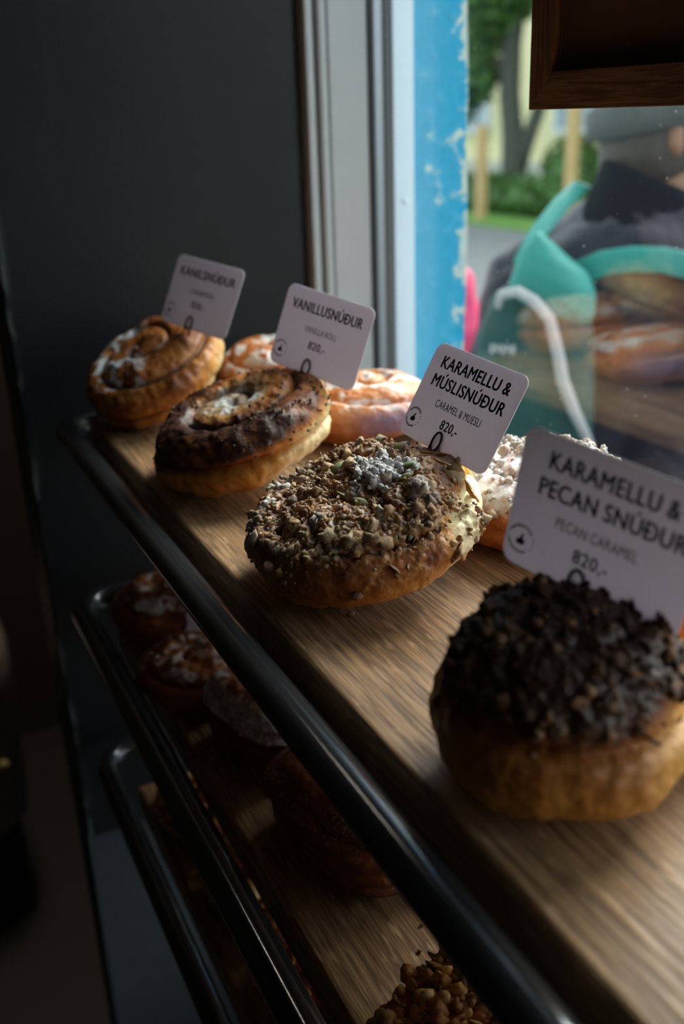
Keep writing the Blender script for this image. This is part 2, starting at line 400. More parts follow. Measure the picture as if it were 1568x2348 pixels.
wpart('gasket', MB().box(0.5690, 0.5770, YE - 0.002, YE + 0.05, Z0, Z1), M['rubber'])
of = wpart('outer_frame', MB().box(0.5775, 0.6035, YE - 0.004, YE + 0.05, Z0, Z1), M['frame_white'], bevel=0.0015)
for (x, y, z, par) in ((0.5905, YE - 0.0045, S + 0.472, of), (0.5908, YE - 0.0045, S + 0.1655, of), (0.5275, YE - 0.0005, S + 0.395, jf)):
    mb = MB(); mb.loft([((x, y + 0.002, z), (0.0032, 0, 0), (0, 0, 0.0032), 2), ((x, y - 0.0012, z), (0.0030, 0, 0), (0, 0, 0.0030), 2), ((x, y - 0.0022, z), (0.0016, 0, 0), (0, 0, 0.0016), 2)], 16)
    r_ = mb.build('rivet', M['rivet'] if par is of else M['frame_grey'], None, True); fix_normals(r_); r_.parent = par
wpart('sill', MB().box(0.50, 0.70, YN, YE, Z0 - 0.02, Z0 + 0.03), M['frame_white'], bevel=0.003)
wpart('head_frame', MB().box(0.50, 0.604, YN, YE, Z1 - 0.05, Z1), M['frame_grey'], bevel=0.003)
wpart('near_jamb', MB().box(0.50, 0.604, YN, YN + 0.06, Z0 + 0.03, Z1 - 0.05), M['frame_grey'], bevel=0.003)
wpart('pane', MB().box(0.5545, 0.5580, YN + 0.06, YE + 0.004, Z0 + 0.03, Z1 - 0.05), M['glass'])
wpart('pane', MB().box(0.5690, 0.5725, YN + 0.06, YE + 0.004, Z0 + 0.03, Z1 - 0.05), M['glass'])

# ------------------------------------------------------------------ street outside
o = MB().box(0.60, 40, -25, 45, -0.25, -0.02).build('ground', M['road']); struct(o, 'grey asphalt street')
o = MB().box(7.9, 12.0, -15, 40, -0.05, 0.02).build('lawn', M['grass']); o['kind'] = 'structure'
bld = empty('yellow_building', (12.2, 12, 0))
tag(bld, 'pale yellow house across the street behind the hedge', 'building')
def bpart(name, mb, mat, parent=None, **k):
    o = mb.build(name, mat, None, **k); o.parent = parent or bld
    if not parent: o.matrix_parent_inverse = Matrix.Translation((-12.2, -12, 0))
    return o
bpart('wall', MB().box(12.2, 20, 0, 34, 0, 7.5), M['facade'])
bpart('plinth', MB().box(12.12, 12.25, 0, 34, 0, 0.45), M['facade_band'])
mbr = MB(); mbr.prism([(11.8, 0), (20.4, 0), (16.0, 0)], 0, 1)
V = [(11.8, -0.3, 7.4), (20.4, -0.3, 7.4), (16.1, -0.3, 10.2), (11.8, 34.3, 7.4), (20.4, 34.3, 7.4), (16.1, 34.3, 10.2)]
o = mesh_obj('roof', V, [(0, 1, 2), (3, 5, 4), (0, 2, 5, 3), (2, 1, 4, 5), (0, 3, 4, 1)], M['facade_band'], None, False); o.parent = bld; o.matrix_parent_inverse = Matrix.Translation((-12.2, -12, 0))
for zc in (0.95, 3.9):
    for y in (4.0, 7.6, 10.6, 13.95, 17.2, 20.4, 24.0):
        fr_ = bpart('window', MB().box(12.08, 12.22, y, y + 1.25, zc, zc + 1.35), M['win_frame'], bevel=0.01)
        bpart('pane', MB().box(12.06, 12.09, y + 0.10, y + 0.59, zc + 0.1, zc + 1.25).box(12.06, 12.09, y + 0.66, y + 1.15, zc + 0.1, zc + 1.25), M['win_glass'], fr_)

def leaves(name, centers, radii, n, size, mat, parent, seed):
    r = np.random.default_rng(seed); C = np.array(centers, float); Rr = np.array(radii, float)
    k = r.choice(len(C), n, p=Rr[:, 0] ** 2 / (Rr[:, 0] ** 2).sum())
    d = r.normal(size=(n, 3)); d /= np.linalg.norm(d, axis=1)[:, None]
    P = C[k] + d * Rr[k] * (r.random((n, 1)) ** 0.45)
    a = r.normal(size=(n, 3)); a /= np.linalg.norm(a, axis=1)[:, None]; b = np.cross(a, r.normal(size=(n, 3))); b /= np.linalg.norm(b, axis=1)[:, None]
    s = size * (0.6 + 0.8 * r.random((n, 1)))
    nn = np.cross(a, b)
    V = np.stack([P - a * s, P + b * s * 0.45 + nn * s * 0.1, P + a * s, P - b * s * 0.45 + nn * s * 0.1], 1).reshape(-1, 3)
    F = np.arange(4 * n).reshape(-1, 4)
    return mesh_obj(name, V, F, mat, parent, False)
# tree behind the hedge
tree = empty('street_tree', (9.75, 13.15, 0)); tag(tree, 'dark forked tree with green leaves in front of the yellow house', 'tree')
mb = MB()
mb.tube([(0, 0, -0.05), (0.0, 0.0, 0.5), (-0.02, 0.03, 1.0), (-0.05, 0.10, 1.6), (-0.02, 0.12, 2.3), (0.03, 0.03, 3.2), (0.1, 0.0, 4.4)], [0.26, 0.20, 0.17, 0.16, 0.15, 0.13, 0.08], 16)
mb.tube([(0.0, 0.0, 0.35), (0.10, -0.14, 0.9), (0.20, -0.36, 1.5), (0.28, -0.50, 2.2), (0.35, -0.60, 3.4)], [0.15, 0.12, 0.10, 0.09, 0.06], 12)
mb.tube([(-0.04, 0.1, 1.7), (-0.25, 0.5, 2.3), (-0.5, 1.0, 3.0)], [0.09, 0.07, 0.04], 10)
tr_ = mb.build('trunk', M['bark'], tree, True)
lv = leaves('foliage', [(-0.4, 0.75, 2.0), (-0.5, 1.2, 2.6), (-0.2, 0.3, 3.0), (0.1, -0.4, 3.3), (-0.6, 1.4, 3.6), (0.0, 0.5, 4.2), (0.2, -1.2, 3.8), (-0.45, 0.95, 1.45), (-0.30, 0.60, 1.80), (-0.55, 1.05, 2.15), (-0.65, 1.35, 1.85), (-0.3, 0.45, 2.5)],
            [(0.55, 0.55, 0.5), (0.6, 0.6, 0.6), (0.7, 0.7, 0.6), (0.8, 0.8, 0.6), (0.8, 0.8, 0.7), (1.0, 1.0, 0.8), (0.9, 0.9, 0.7), (0.35, 0.35, 0.35), (0.4, 0.4, 0.35), (0.5, 0.5, 0.4), (0.45, 0.45, 0.4), (0.45, 0.45, 0.45)], 9000, 0.10, M['leaf'], tree, 5)
lv['kind'] = 'stuff'
def bush(name, x, y, rx, ry, h, n, mat, label, seed, cat='hedge'):
    b = empty(name, (x, y, 0)); tag(b, label, cat)
    l = leaves('foliage', [(0, 0, h * 0.5)], [(rx, ry, h * 0.5)], n, 0.07, mat, b, seed); l['kind'] = 'stuff'
    mb = MB(); mb.sphere((0, 0, h * 0.42), rx * 0.9, ry * 0.9, h * 0.42); mb.build('branches', M['leaf2'], b, True)
    return b
bush('hedge', 9.0, 12.2, 0.45, 4.2, 0.55, 5200, M['leaf2'], 'low clipped green hedge along the lawn below the yellow house', 8)
bush('garden_bush', 10.2, 12.30, 0.45, 0.52, 1.05, 1300, M['leaf'], 'bright green bush at the foot of the tree, right of the trunk', 9, 'bush')
bush('garden_bush', 10.1, 11.15, 0.4, 0.5, 0.80, 1000, M['leaf'], 'smaller green bush beside the wooden stake, close to the person', 10, 'bush')
for (x, y, h, lb) in ((8.15, 11.72, 1.22, 'wooden stake in the lawn left of the tree'), (8.25, 9.98, 1.75, 'wooden stake right of the tree, close to the person in grey hat')):
    mb = MB(); mb.box(x - 0.06, x + 0.06, y - 0.06, y + 0.06, 0.02, h); tag(mb.build('wooden_stake', M['stake'], None, bevel=0.01), lb, 'stake', 'tree stakes')

# ------------------------------------------------------------------ rack and shelf boards
X0, X1 = 0.1806, 0.462        # front and back edge of the boards
rack = empty('bakery_rack', (0.16, 0.4, 0)); tag(rack, 'black tubular steel bakery rack with guard rails along the window', 'rack')
def rpart(name, mb, smooth=True, mat=None, **k):
    o = mb.build(name, mat or M['rail'], None, smooth, **k); o.parent = rack; o.matrix_parent_inverse = Matrix.Translation((-0.16, -0.4, 0)); return o
def arc_rail(x, z, r, ycorner, name, cr=0.035):
    pts = [(x, -0.45, z), (x, 0.2, z)]
    for i in range(0, 11):
        a = PI - (PI / 2) * i / 10
        pts.append((x + cr + cr * math.cos(a), ycorner - cr + cr * math.sin(a), z))
    pts += [(0.30, ycorner, z), (0.453, ycorner, z)]
    return rpart(name, MB().tube(pts, r, 24))
RAILS = [(0.1595, S - 0.010, 0.0103, 0.940), (0.150, S - 0.197, 0.0118, 0.940), (0.150, S - 0.385, 0.0105, 0.940)]
for x, z, r, yc in RAILS: arc_rail(x, z, r, yc, 'guard_rail')
rack.rotation_euler.z = -0.027
SHELF_TOP = [S, S - 0.215, S - 0.42]
for (x, y) in ((0.462, 0.940), (0.462, -0.475)):
    rpart('upright', MB().tube([(x, y, 0.0), (x, y, S - 0.005)], 0.012, 16))
for zt in SHELF_TOP:
    for y in (0.86, -0.40):
        rpart('bearer', MB().box(0.185, 0.47, y - 0.012, y + 0.012, zt - 0.032 - 0.020, zt - 0.032), False)
labs = ['top oak board of the rack carrying the large buns', 'middle oak board below the top one, carrying flaky pastries and a granola slab', 'lowest oak board, in shadow under the middle board']
def board(z, label, i):
    mb = MB(); mb.box(0, X1 - X0, -0.45, 0.915, -0.032, 0)
    o = mb.build('oak_board', M['oak'], None, bevel=0.004, loc=(X0 - 0.4 * 0.027, 0, z), seg=4); o.rotation_euler.z = -0.027; tag(o, label, 'shelf board', 'oak boards of the rack'); return o
for i, z in enumerate(SHELF_TOP): board(z, labs[i], i)

# ------------------------------------------------------------------ buns
def ico(sub):
    bm = bmesh.new(); bmesh.ops.create_icosphere(bm, subdivisions=sub, radius=1.0)
    V = np.array([v.co[:] for v in bm.verts]); F = np.array([[v.index for v in f.verts] for f in bm.faces]); bm.free(); return V, F
ICO = {1: ico(1), 2: ico(2), 3: ico(3)}

class Bun:
    """snail roll: superellipse body with a spiral seam; phi is the world azimuth before the tilt"""
    def __init__(s, r, b, ex=2.6, turns=3.0, amp=0.003, groove=0.004, gw=0.16, seed=1, lump=0.0025, s_end=0.62, phase=0.0, sgn=1, nu=256, nv=150, top=0.0, dent=0.0, square=2.0, fine=0.0006, flat=0.86, taper=0.0):
        s.r, s.b, s.seed = r, b, seed
        t = np.linspace(0, 1, nv); ph = np.linspace(0, 2 * PI, nu, endpoint=False)
        th = PI / 2 - PI * t
        c, si = np.cos(th), np.sin(th)
        rho = r * np.abs(c) ** (2 / ex); z = b * np.sign(si) * np.abs(si) ** (2 / ex)
        rho[0] = rho[-1] = 0.0
        z = np.maximum(z, -flat * b); z = z + top * (1 - rho / r) * (si > 0) * 1.0
        z = z - dent * np.exp(-(rho / (0.45 * r)) ** 2) * (si > 0)
        rho = rho * (1 - taper * (z / b))
        arc = np.concatenate([[0], np.cumsum(np.hypot(np.diff(rho), np.diff(z)))]); arc /= arc[-1]
        # respace evenly along the profile
        tt = np.linspace(0, 1, nv); rho = np.interp(tt, arc, rho); z = np.interp(tt, arc, z)
        s.T, s.PH = np.meshgrid(tt, ph, indexing='ij')
        R_ = np.repeat(rho[:, None], nu, 1); Z_ = np.repeat(z[:, None], nu, 1)
        k = (np.abs(np.cos(s.PH)) ** square + np.abs(np.sin(s.PH)) ** square) ** (-1 / square)
        R_ = R_ * k
        P = np.stack([R_ * np.cos(s.PH), R_ * np.sin(s.PH), Z_], -1)
        s.q = s.T * turns / s_end * 1.0 - sgn * s.PH / (2 * PI) + phase
        s.fr = s.q - np.floor(s.q); d = np.abs(s.fr - 0.5) * 2
        fade = sstep(0.0, 0.05, s.T) * (1 - sstep(s_end, s_end + 0.10, s.T))
        N = s.normals(P)
        s.groove = np.exp(-((1 - d) / gw) ** 2) * fade
        # overlapping layers: rounded towards one side of every turn
        prof = 1 - np.abs(2 * s.fr - 0.9) ** 2
        n1 = fbm(P / r * 1.6 + seed * 3.1, 3); n2 = fbm(P / r * 7 + seed * 5.7, 3)
        disp = (amp * prof - groove * np.exp(-((1 - d) / gw) ** 2)) * fade + lump * n1 * 1.6 + fine * n2 * 2.4
        disp *= (1 - sstep(0.86, 0.97, s.T))
        P = P + N * disp[..., None]
        P[-1] = P[-1].mean(0); P[0] = P[0].mean(0)
        s.P = P; s.N = s.normals(P); s.n1, s.n2 = n1, n2; s.nu, s.nv = nu, nv
        s.zn = P[..., 2] / b; s.rn = np.hypot(P[..., 0], P[..., 1]) / r
    def normals(s, P):
        du = np.roll(P, -1, 1) - np.roll(P, 1, 1); dv = np.gradient(P, axis=0)
        N = np.cross(dv, du); L = np.linalg.norm(N, axis=-1, keepdims=True); N = N / np.maximum(L, 1e-12)
        N[0] = (0, 0, 1); N[-1] = (0, 0, -1)
        return N
    def az(s, deg):                     # angular distance in degrees from azimuth deg
        return np.abs((np.degrees(s.PH) - deg + 180) % 360 - 180)
    def mesh(s, name, mat, zone, parent=None):
        nu, nv = s.nu, s.nv
        i, j = np.meshgrid(np.arange(nv - 1), np.arange(nu), indexing='ij')
        F = np.stack([i * nu + j, (i + 1) * nu + j, (i + 1) * nu + (j + 1) % nu, i * nu + (j + 1) % nu], -1).reshape(-1, 4)
        o = mesh_obj(name, s.P.reshape(-1, 3), F, mat, parent, True, {'zone': np.clip(np.stack(zone, -1).reshape(-1, 3), 0, 1)})
        bm = bmesh.new(); bm.from_mesh(o.data); bmesh.ops.remove_doubles(bm, verts=bm.verts, dist=1e-7); bm.to_mesh(o.data); bm.free()
        return o
    def sample(s, n, weight, rng):
        """surface points by weight (grid) x area"""
        A = np.maximum(s.rn, 0.01) * weight; p = A.ravel() / A.sum()
        k = rng.choice(A.size, n, p=p)
        return s.P.reshape(-1, 3)[k] + rng.normal(size=(n, 3)) * 0.0006, s.N.reshape(-1, 3)[k], k
def place_bun(o, x, y, tilt, phi, z=S):
    """tilt (deg): the side away from azimuth phi+180 is raised"""
    Rm = Matrix.Rotation(math.radians(phi), 4, 'Z') @ Matrix.Rotation(-math.radians(tilt), 4, 'Y') @ Matrix.Rotation(-math.radians(phi), 4, 'Z')
    V = np.array([v.co[:] for v in o.data.vertices]); R3 = np.array(Rm.to_3x3())
    zmin = (V @ R3.T)[:, 2].min()
    o.matrix_world = Matrix.Translation((x, y, z - zmin + 0.0002)) @ Rm

def crumbs(name, parent, P, N, size, tint, rng, sub=2, flat=None, mat=None, sink=0.25, rough=0.4):
    """one mesh of many knobbly crumbs"""
    V0, F0 = ICO[sub]; n = len(P); m = len(V0)
    size = np.asarray(size).reshape(n, 1, 1)
    sc = np.exp(rng.normal(0, 0.18, size=(n, 1, 3)))
    if flat is not None:
        sc = sc * np.where(np.asarray(flat).reshape(n, 1, 1), np.array([1.35, 0.85, 0.30]), 1.0)
    off = rng.random((n, 1, 3)) * 50
    rad = 1 + rough * 1.6 * perlin(V0[None] * 1.7 + off) + rough * 0.9 * perlin(V0[None] * 4.1 + off)
    W = V0[None] * rad[..., None] * sc
    A = rng.normal(size=(n, 3)); A /= np.linalg.norm(A, axis=1)[:, None]
    if flat is not None:
        A = np.where(np.asarray(flat)[:, None], A + 0.0, A)
    B = np.cross(A, rng.normal(size=(n, 3))); B /= np.linalg.norm(B, axis=1)[:, None]; C = np.cross(A, B)
    W = W[..., 0:1] * A[:, None] + W[..., 1:2] * B[:, None] + W[..., 2:3] * C[:, None]
    W = W * size + P[:, None] + N[:, None] * size * (1 - 2 * sink) * 0.6
    F = (F0[None] + (np.arange(n) * m)[:, None, None]).reshape(-1, 3)
    T = np.repeat(tint[:, None], m, 1).reshape(-1, 3)
    o = mesh_obj(name, W.reshape(-1, 3), F, mat or M['crumb'], parent, True, {'tint': np.clip(T, 0, 1)})
    return o
def palette(n, rng, cols, wts, var=0.18):
    c = np.array(cols)[rng.choice(len(cols), n, p=np.array(wts) / sum(wts))]
    return c * (1 + var * rng.normal(size=(n, 1)))
OAT = [(0.46, 0.27, 0.10), (0.34, 0.16, 0.05), (0.55, 0.38, 0.18), (0.22, 0.09, 0.03), (0.38, 0.34, 0.17)]

# ---- bun with sugar, farthest in the front row
B1 = Bun(0.0625, 0.0262, 2.5, 3.2, 0.0040, 0.0042, 0.12, 11, 0.003, 0.72, 0.15, 1, fine=0.0008)
side = sstep(0.35, -0.55, B1.zn)
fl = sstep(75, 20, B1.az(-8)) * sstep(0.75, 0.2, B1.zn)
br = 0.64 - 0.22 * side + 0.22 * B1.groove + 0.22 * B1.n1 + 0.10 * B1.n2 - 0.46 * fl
sg = sstep(-0.12, 0.18, fbm(B1.P / 0.0645 * 4.5 + 4.2, 4)) * sstep(0.35, 0.9, B1.zn) * sstep(1.0, 0.75, B1.rn) * sstep(60, 115, B1.az(-20))
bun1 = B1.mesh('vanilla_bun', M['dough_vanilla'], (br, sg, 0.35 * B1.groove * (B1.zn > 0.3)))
place_bun(bun1, 0.2521, 0.8767, 27, 20)
tag(bun1, 'golden bun dusted with icing sugar, farthest of the front row by the black wall', 'bun', 'buns on the top board')

# ---- bun with dark burnt ring
B2 = Bun(0.0675, 0.0262, 2.5, 3.0, 0.0045, 0.0055, 0.13, 23, 0.0032, 0.70, 0.55, 1, dent=0.007, fine=0.0010)
ring = sstep(0.40, 0.56, B2.rn) * sstep(-0.05, 0.35, B2.zn)
ring *= 0.42 + 0.58 * sstep(140, 60, B2.az(-165)) + 0.25 * B2.n2
core = sstep(0.55, 0.30, B2.rn) * (B2.zn > 0)
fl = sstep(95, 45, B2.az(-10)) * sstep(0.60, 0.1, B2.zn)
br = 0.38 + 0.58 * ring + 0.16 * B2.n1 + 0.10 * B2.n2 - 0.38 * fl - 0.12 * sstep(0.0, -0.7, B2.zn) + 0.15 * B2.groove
sg = 0.85 * core * sstep(-0.05, 0.25, fbm(B2.P / 0.07 * 4 + 1.2, 3)) + 0.16 * sstep(0.3, 0.0, np.abs(B2.zn - 0.25)) * sstep(80, 20, B2.az(-40)) + 0.30 * ring * sstep(0.1, 0.5, fbm(B2.P / 0.012 + 3, 3)) * sstep(120, 60, B2.az(-20))
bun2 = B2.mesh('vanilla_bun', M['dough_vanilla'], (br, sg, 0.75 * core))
place_bun(bun2, 0.2579, 0.6779, 19, -6)
tag(bun2, 'front-row bun with dark browned ring and sugary grey swirl', 'bun', 'buns on the top board')
rr = np.random.default_rng(31)
P, N, k = B2.sample(70, sstep(60, 10, B2.az(-20)) * sstep(0.35, 0.1, B2.zn) * sstep(-0.7, -0.3, B2.zn), rr)
o = crumbs('vanilla_specks', bun2, P, N, 0.0006 + 0.0005 * rr.random(70), palette(70, rr, [(0.03, 0.03, 0.03)], [1]), rr, 1); o['kind'] = 'stuff'
P, N, k = B2.sample(420, ring * sstep(170, 90, B2.az(30)), rr)
o = crumbs('burnt_crumbs', bun2, P, N, 0.0005 + 0.0007 * rr.random(420), palette(420, rr, [(0.06, 0.025, 0.018), (0.14, 0.06, 0.035), (0.25, 0.13, 0.08)], [5, 3, 1]), rr, 1); o['kind'] = 'stuff'

# ---- caramel and muesli bun, in focus
B3 = Bun(0.0678, 0.0225, 2.5, 2.4, 0.0030, 0.0045, 0.13, 37, 0.0030, 0.66, 0.30, 1, nu=460, nv=260)
def crust(B, mask, cell, a1, a2, seed):
    n1 = np.abs(perlin(B.P / cell + seed)); n2 = np.abs(perlin(B.P / (cell * 0.42) + seed * 2)); n3 = np.abs(perlin(B.P / (cell * 0.2) + seed * 3))
    B.P = B.P + B.N * (mask * (a1 * (0.5 - 1.6 * n1) * -1 * -1 + a2 * (0.4 - 1.4 * n2) + 0.4 * a2 * (0.4 - 1.4 * n3)))[..., None]
    B.N = B.normals(B.P); return n1, n2
mk3 = sstep(0.98, 0.88, B3.rn) * sstep(0.15, 0.45, B3.zn) * (1 - 0.9 * sstep(65, 25, B3.az(-15)) * sstep(0.62, 0.78, B3.rn))
mk3 = np.maximum(mk3, np.exp(-(B3.az(-52) / 10) ** 2) * sstep(-0.8, -0.3, B3.zn) * 0.9)
mk3 = np.maximum(mk3, 0.55 * sstep(95, 40, B3.az(-140)) * sstep(-0.30, 0.25, B3.zn) * sstep(-0.1, 0.3, fbm(B3.P / 0.02, 2)))
cn1, cn2 = crust(B3, mk3, 0.0085, 0.0052, 0.0026, 5.0)
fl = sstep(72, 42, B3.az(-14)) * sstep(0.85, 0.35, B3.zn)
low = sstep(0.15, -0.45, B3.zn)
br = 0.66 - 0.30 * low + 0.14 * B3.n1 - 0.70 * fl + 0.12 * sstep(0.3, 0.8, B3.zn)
sg = 0.12 * sstep(0.2, 0.6, B3.zn) + 0.10 * sstep(0.25, 0.5, fbm(B3.P / 0.07 * 5 + 8, 3)) * (B3.zn < 0.2)
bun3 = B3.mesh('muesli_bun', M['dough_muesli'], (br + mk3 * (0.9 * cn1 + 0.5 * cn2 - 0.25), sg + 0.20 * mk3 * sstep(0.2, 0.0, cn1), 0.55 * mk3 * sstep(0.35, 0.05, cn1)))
place_bun(bun3, 0.2557, 0.4811, 15.8, 10)
tag(bun3, 'front-row bun heaped with oat crumble, pumpkin seeds and icing sugar', 'bun', 'buns on the top board')
rr = np.random.default_rng(41)
Wt = sstep(0.98, 0.86, B3.rn) * sstep(0.10, 0.45, B3.zn) * (1 - 0.85 * sstep(70, 20, B3.az(-15)) * sstep(0.55, 0.75, B3.rn))
seam = np.exp(-(B3.az(-52) / 9) ** 2) * sstep(-0.75, -0.2, B3.zn)
front = sstep(95, 40, B3.az(-140)) * sstep(-0.35, 0.2, B3.zn)
n = 950
P, N, k = B3.sample(n, (Wt + 1.3 * seam + 0.22 * front) * (0.15 + sstep(-0.15, 0.25, fbm(B3.P / 0.011 + 9, 2))), rr)
cl = fbm(P * 60, 3)
sz = (0.0008 + 0.0032 * rr.random(n) ** 3.5) * (1 + 0.5 * cl)
tint = palette(n, rr, OAT, [4, 4, 3, 3, 1]) * (1 + 0.9 * fbm(P * 70 + 5, 2))[:, None]
pw = np.exp(-(((P[:, 0] - 0.014) ** 2 + (P[:, 1] + 0.004) ** 2) / 0.013 ** 2)) * 1.2 + np.exp(-(((P[:, 0] + 0.038) ** 2 + (P[:, 1] - 0.040) ** 2) / 0.016 ** 2)) * 0.8 + 0.40 * sstep(0.1, 0.5, fbm(P * 45 + 3.3, 2)) + 0.10
pw = np.clip(pw * (0.5 + rr.random(n)), 0, 0.95)[:, None]
tint = tint * (1 - pw) + np.array([0.78, 0.78, 0.80]) * pw
o = crumbs('crumble_topping', bun3, P, N, sz, tint, rr, 2, rr.random(n) < 0.42, sink=0.42, rough=0.6); o['kind'] = 'stuff'
n = 420
P, N, k = B3.sample(n, Wt + 0.8 * seam, rr)
pw = np.clip(0.25 * rr.random(n) + 0.5 * np.exp(-(((P[:, 0] - 0.014) ** 2 + (P[:, 1] + 0.004) ** 2) / 0.015 ** 2)), 0, 0.9)[:, None]
o = crumbs('fine_crumbs', bun3, P + N * 0.0012, N, 0.0006 + 0.0008 * rr.random(n), palette(n, rr, OAT, [4, 4, 3, 3, 1]) * (1 - pw) + 0.78 * pw, rr, 2, rr.random(n) < 0.5, sink=0.5, rough=0.7); o['kind'] = 'stuff'
# heaped icing sugar
n = 170
P = np.stack([0.016 + rr.normal(0, 0.0075, n), -0.004 + rr.normal(0, 0.0075, n), np.full(n, 0.0)], 1)
g = B3.P.reshape(-1, 3); gi = [int(np.argmin((g[:, 0] - p[0]) ** 2 + (g[:, 1] - p[1]) ** 2 + 10 * (g[:, 2] < 0))) for p in P]
o = crumbs('icing_sugar', bun3, g[gi] + np.array([0, 0, 0.0028]), B3.N.reshape(-1, 3)[gi], 0.0010 + 0.0016 * rr.random(n), palette(n, rr, [(0.80, 0.81, 0.84)], [1], 0.04), rr, 2, rough=0.55); o['kind'] = 'stuff'
def seeds(bun, B, spots, mat, size=0.0055):
    for (px, py, rz, wht) in spots:
        g = B.P.reshape(-1, 3); i = int(np.argmin((g[:, 0] - px) ** 2 + (g[:, 1] - py) ** 2 + 10 * (g[:, 2] < 0)))
        nrm = Vector(B.N.reshape(-1, 3)[i]); c = Vector(g[i]) + nrm * 0.0036
        mb = MB(); secs = []
        for u in np.linspace(-1, 1, 11):
            wv = max(0.03, (1 - abs(u) ** 2.2) * (0.52 - 0.16 * u)); secs.append(((u * size, 0, 0), (0, wv * size, 0), (0, 0, wv * size * 0.55), 2))
        mb.loft(secs, 14); o = mb.build('pumpkin_seed', mat, bun, True); fix_normals(o)
        o.matrix_local = Matrix.Translation(c) @ nrm.to_track_quat('Z', 'Y').to_matrix().to_4x4() @ Matrix.Rotation(rz, 4, 'Z')
seeds(bun3, B3, [(0.044, 0.020, 0.5, 0), (0.030, -0.014, 1.2, 0), (0.022, -0.024, 0.2, 0), (-0.012, -0.002, 0.9, 0), (-0.045, 0.014, 2.0, 0), (-0.006, -0.016, 2.2, 0), (0.002, 0.020, 1.7, 0)], M['seed'])
# caramel run and set strip on the pale flank
def ribbon(name, bun, B, path, wd, mat, lift=0.0008):
    """a soft lump of caramel that follows the surface; path in (T, azimuth deg)"""
    pts = []; 
    for (tt, a) in path:
        i = int(np.clip(round(tt * (B.nv - 1)), 0, B.nv - 1)); j = int(round((a % 360) / 360 * B.nu)) % B.nu
        pts.append(Vector(B.P[i, j]) + Vector(B.N[i, j]) * lift)
    res = []
    for a, b in zip(pts[:-1], pts[1:]):
        for u in np.linspace(0, 1, 6, endpoint=False): res.append(a.lerp(b, u))
    res.append(pts[-1]); m = len(res)
    rads = [wd * (0.35 + 0.65 * math.sin(PI * (0.08 + 0.84 * i / (m - 1)))) * (0.85 + 0.3 * random.random()) for i in range(m)]
    o = MB().tube(res, rads, 12).build(name, mat, bun, True); return o
ribbon('caramel_run', bun3, B3, [(0.30, -8), (0.36, -20), (0.42, -30), (0.48, -38)], 0.0021, M['caramel'], -0.0004)
ribbon('caramel_run', bun3, B3, [(0.30, 12), (0.35, 2), (0.39, -8)], 0.0020, M['caramel'], -0.0004)
ribbon('caramel_strip', bun3, B3, [(0.40, -6), (0.44, -9), (0.50, -11)], 0.0017, M['cheese'], 0.0)

# ---- caramel and pecan bun, nearest
B4 = Bun(0.0495, 0.0350, 2.9, 2.2, 0.0030, 0.0045, 0.14, 53, 0.0028, 0.62, 0.1, 1, flat=0.95, taper=0.16)
top = sstep(0.15, 0.55, B4.zn + 0.35 * B4.n1)
mk4 = sstep(0.15, 0.5, B4.zn + 0.3 * B4.n1)
cn1, cn2 = crust(B4, mk4, 0.0085, 0.0036, 0.0020, 8.0)
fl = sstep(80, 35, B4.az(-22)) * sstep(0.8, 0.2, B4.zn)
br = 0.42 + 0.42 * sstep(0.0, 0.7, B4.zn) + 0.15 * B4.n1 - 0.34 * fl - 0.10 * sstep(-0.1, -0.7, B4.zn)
br = br + mk4 * (0.6 * cn1 - 0.1) + 0.22 * sstep(-0.45, 0.2, B4.zn) * (1 - fl)
bun4 = B4.mesh('pecan_bun', M['dough_pecan'], (br, 0 * br, 0.75 * top * (1 - 0.7 * fl)))
place_bun(bun4, 0.2325, 0.2720, 7, 0)
tag(bun4, 'tall caramel pecan bun with dark chopped nut topping, nearest of the front row', 'bun', 'buns on the top board')
rr = np.random.default_rng(61); n = 620
Wt = sstep(0.35, 0.7, B4.zn + 0.3 * B4.n1) * (1 - 0.75 * fl) + 0.05 * sstep(0.0, 0.3, B4.zn) + 0.3 * sstep(60, 30, B4.az(-60)) * sstep(0.0, 0.4, B4.zn)
P, N, k = B4.sample(n, Wt, rr)
tint = palette(n, rr, [(0.045, 0.022, 0.012), (0.095, 0.04, 0.018), (0.20, 0.09, 0.035), (0.42, 0.26, 0.14)], [4, 5, 3, 0.6])
rb = sstep(0.025, 0.05, P[:, 0])[:, None] * (rr.random((n, 1)) < 0.45)
tint = tint * (1 - rb) + rb * palette(n, rr, [(0.45, 0.28, 0.15), (0.30, 0.12, 0.04)], [1, 1])
o = crumbs('chopped_pecan_topping', bun4, P, N, 0.0009 + 0.0024 * rr.random(n) ** 3, tint, rr, 2, rr.random(n) < 0.45, sink=0.5, rough=0.6); o['kind'] = 'stuff'

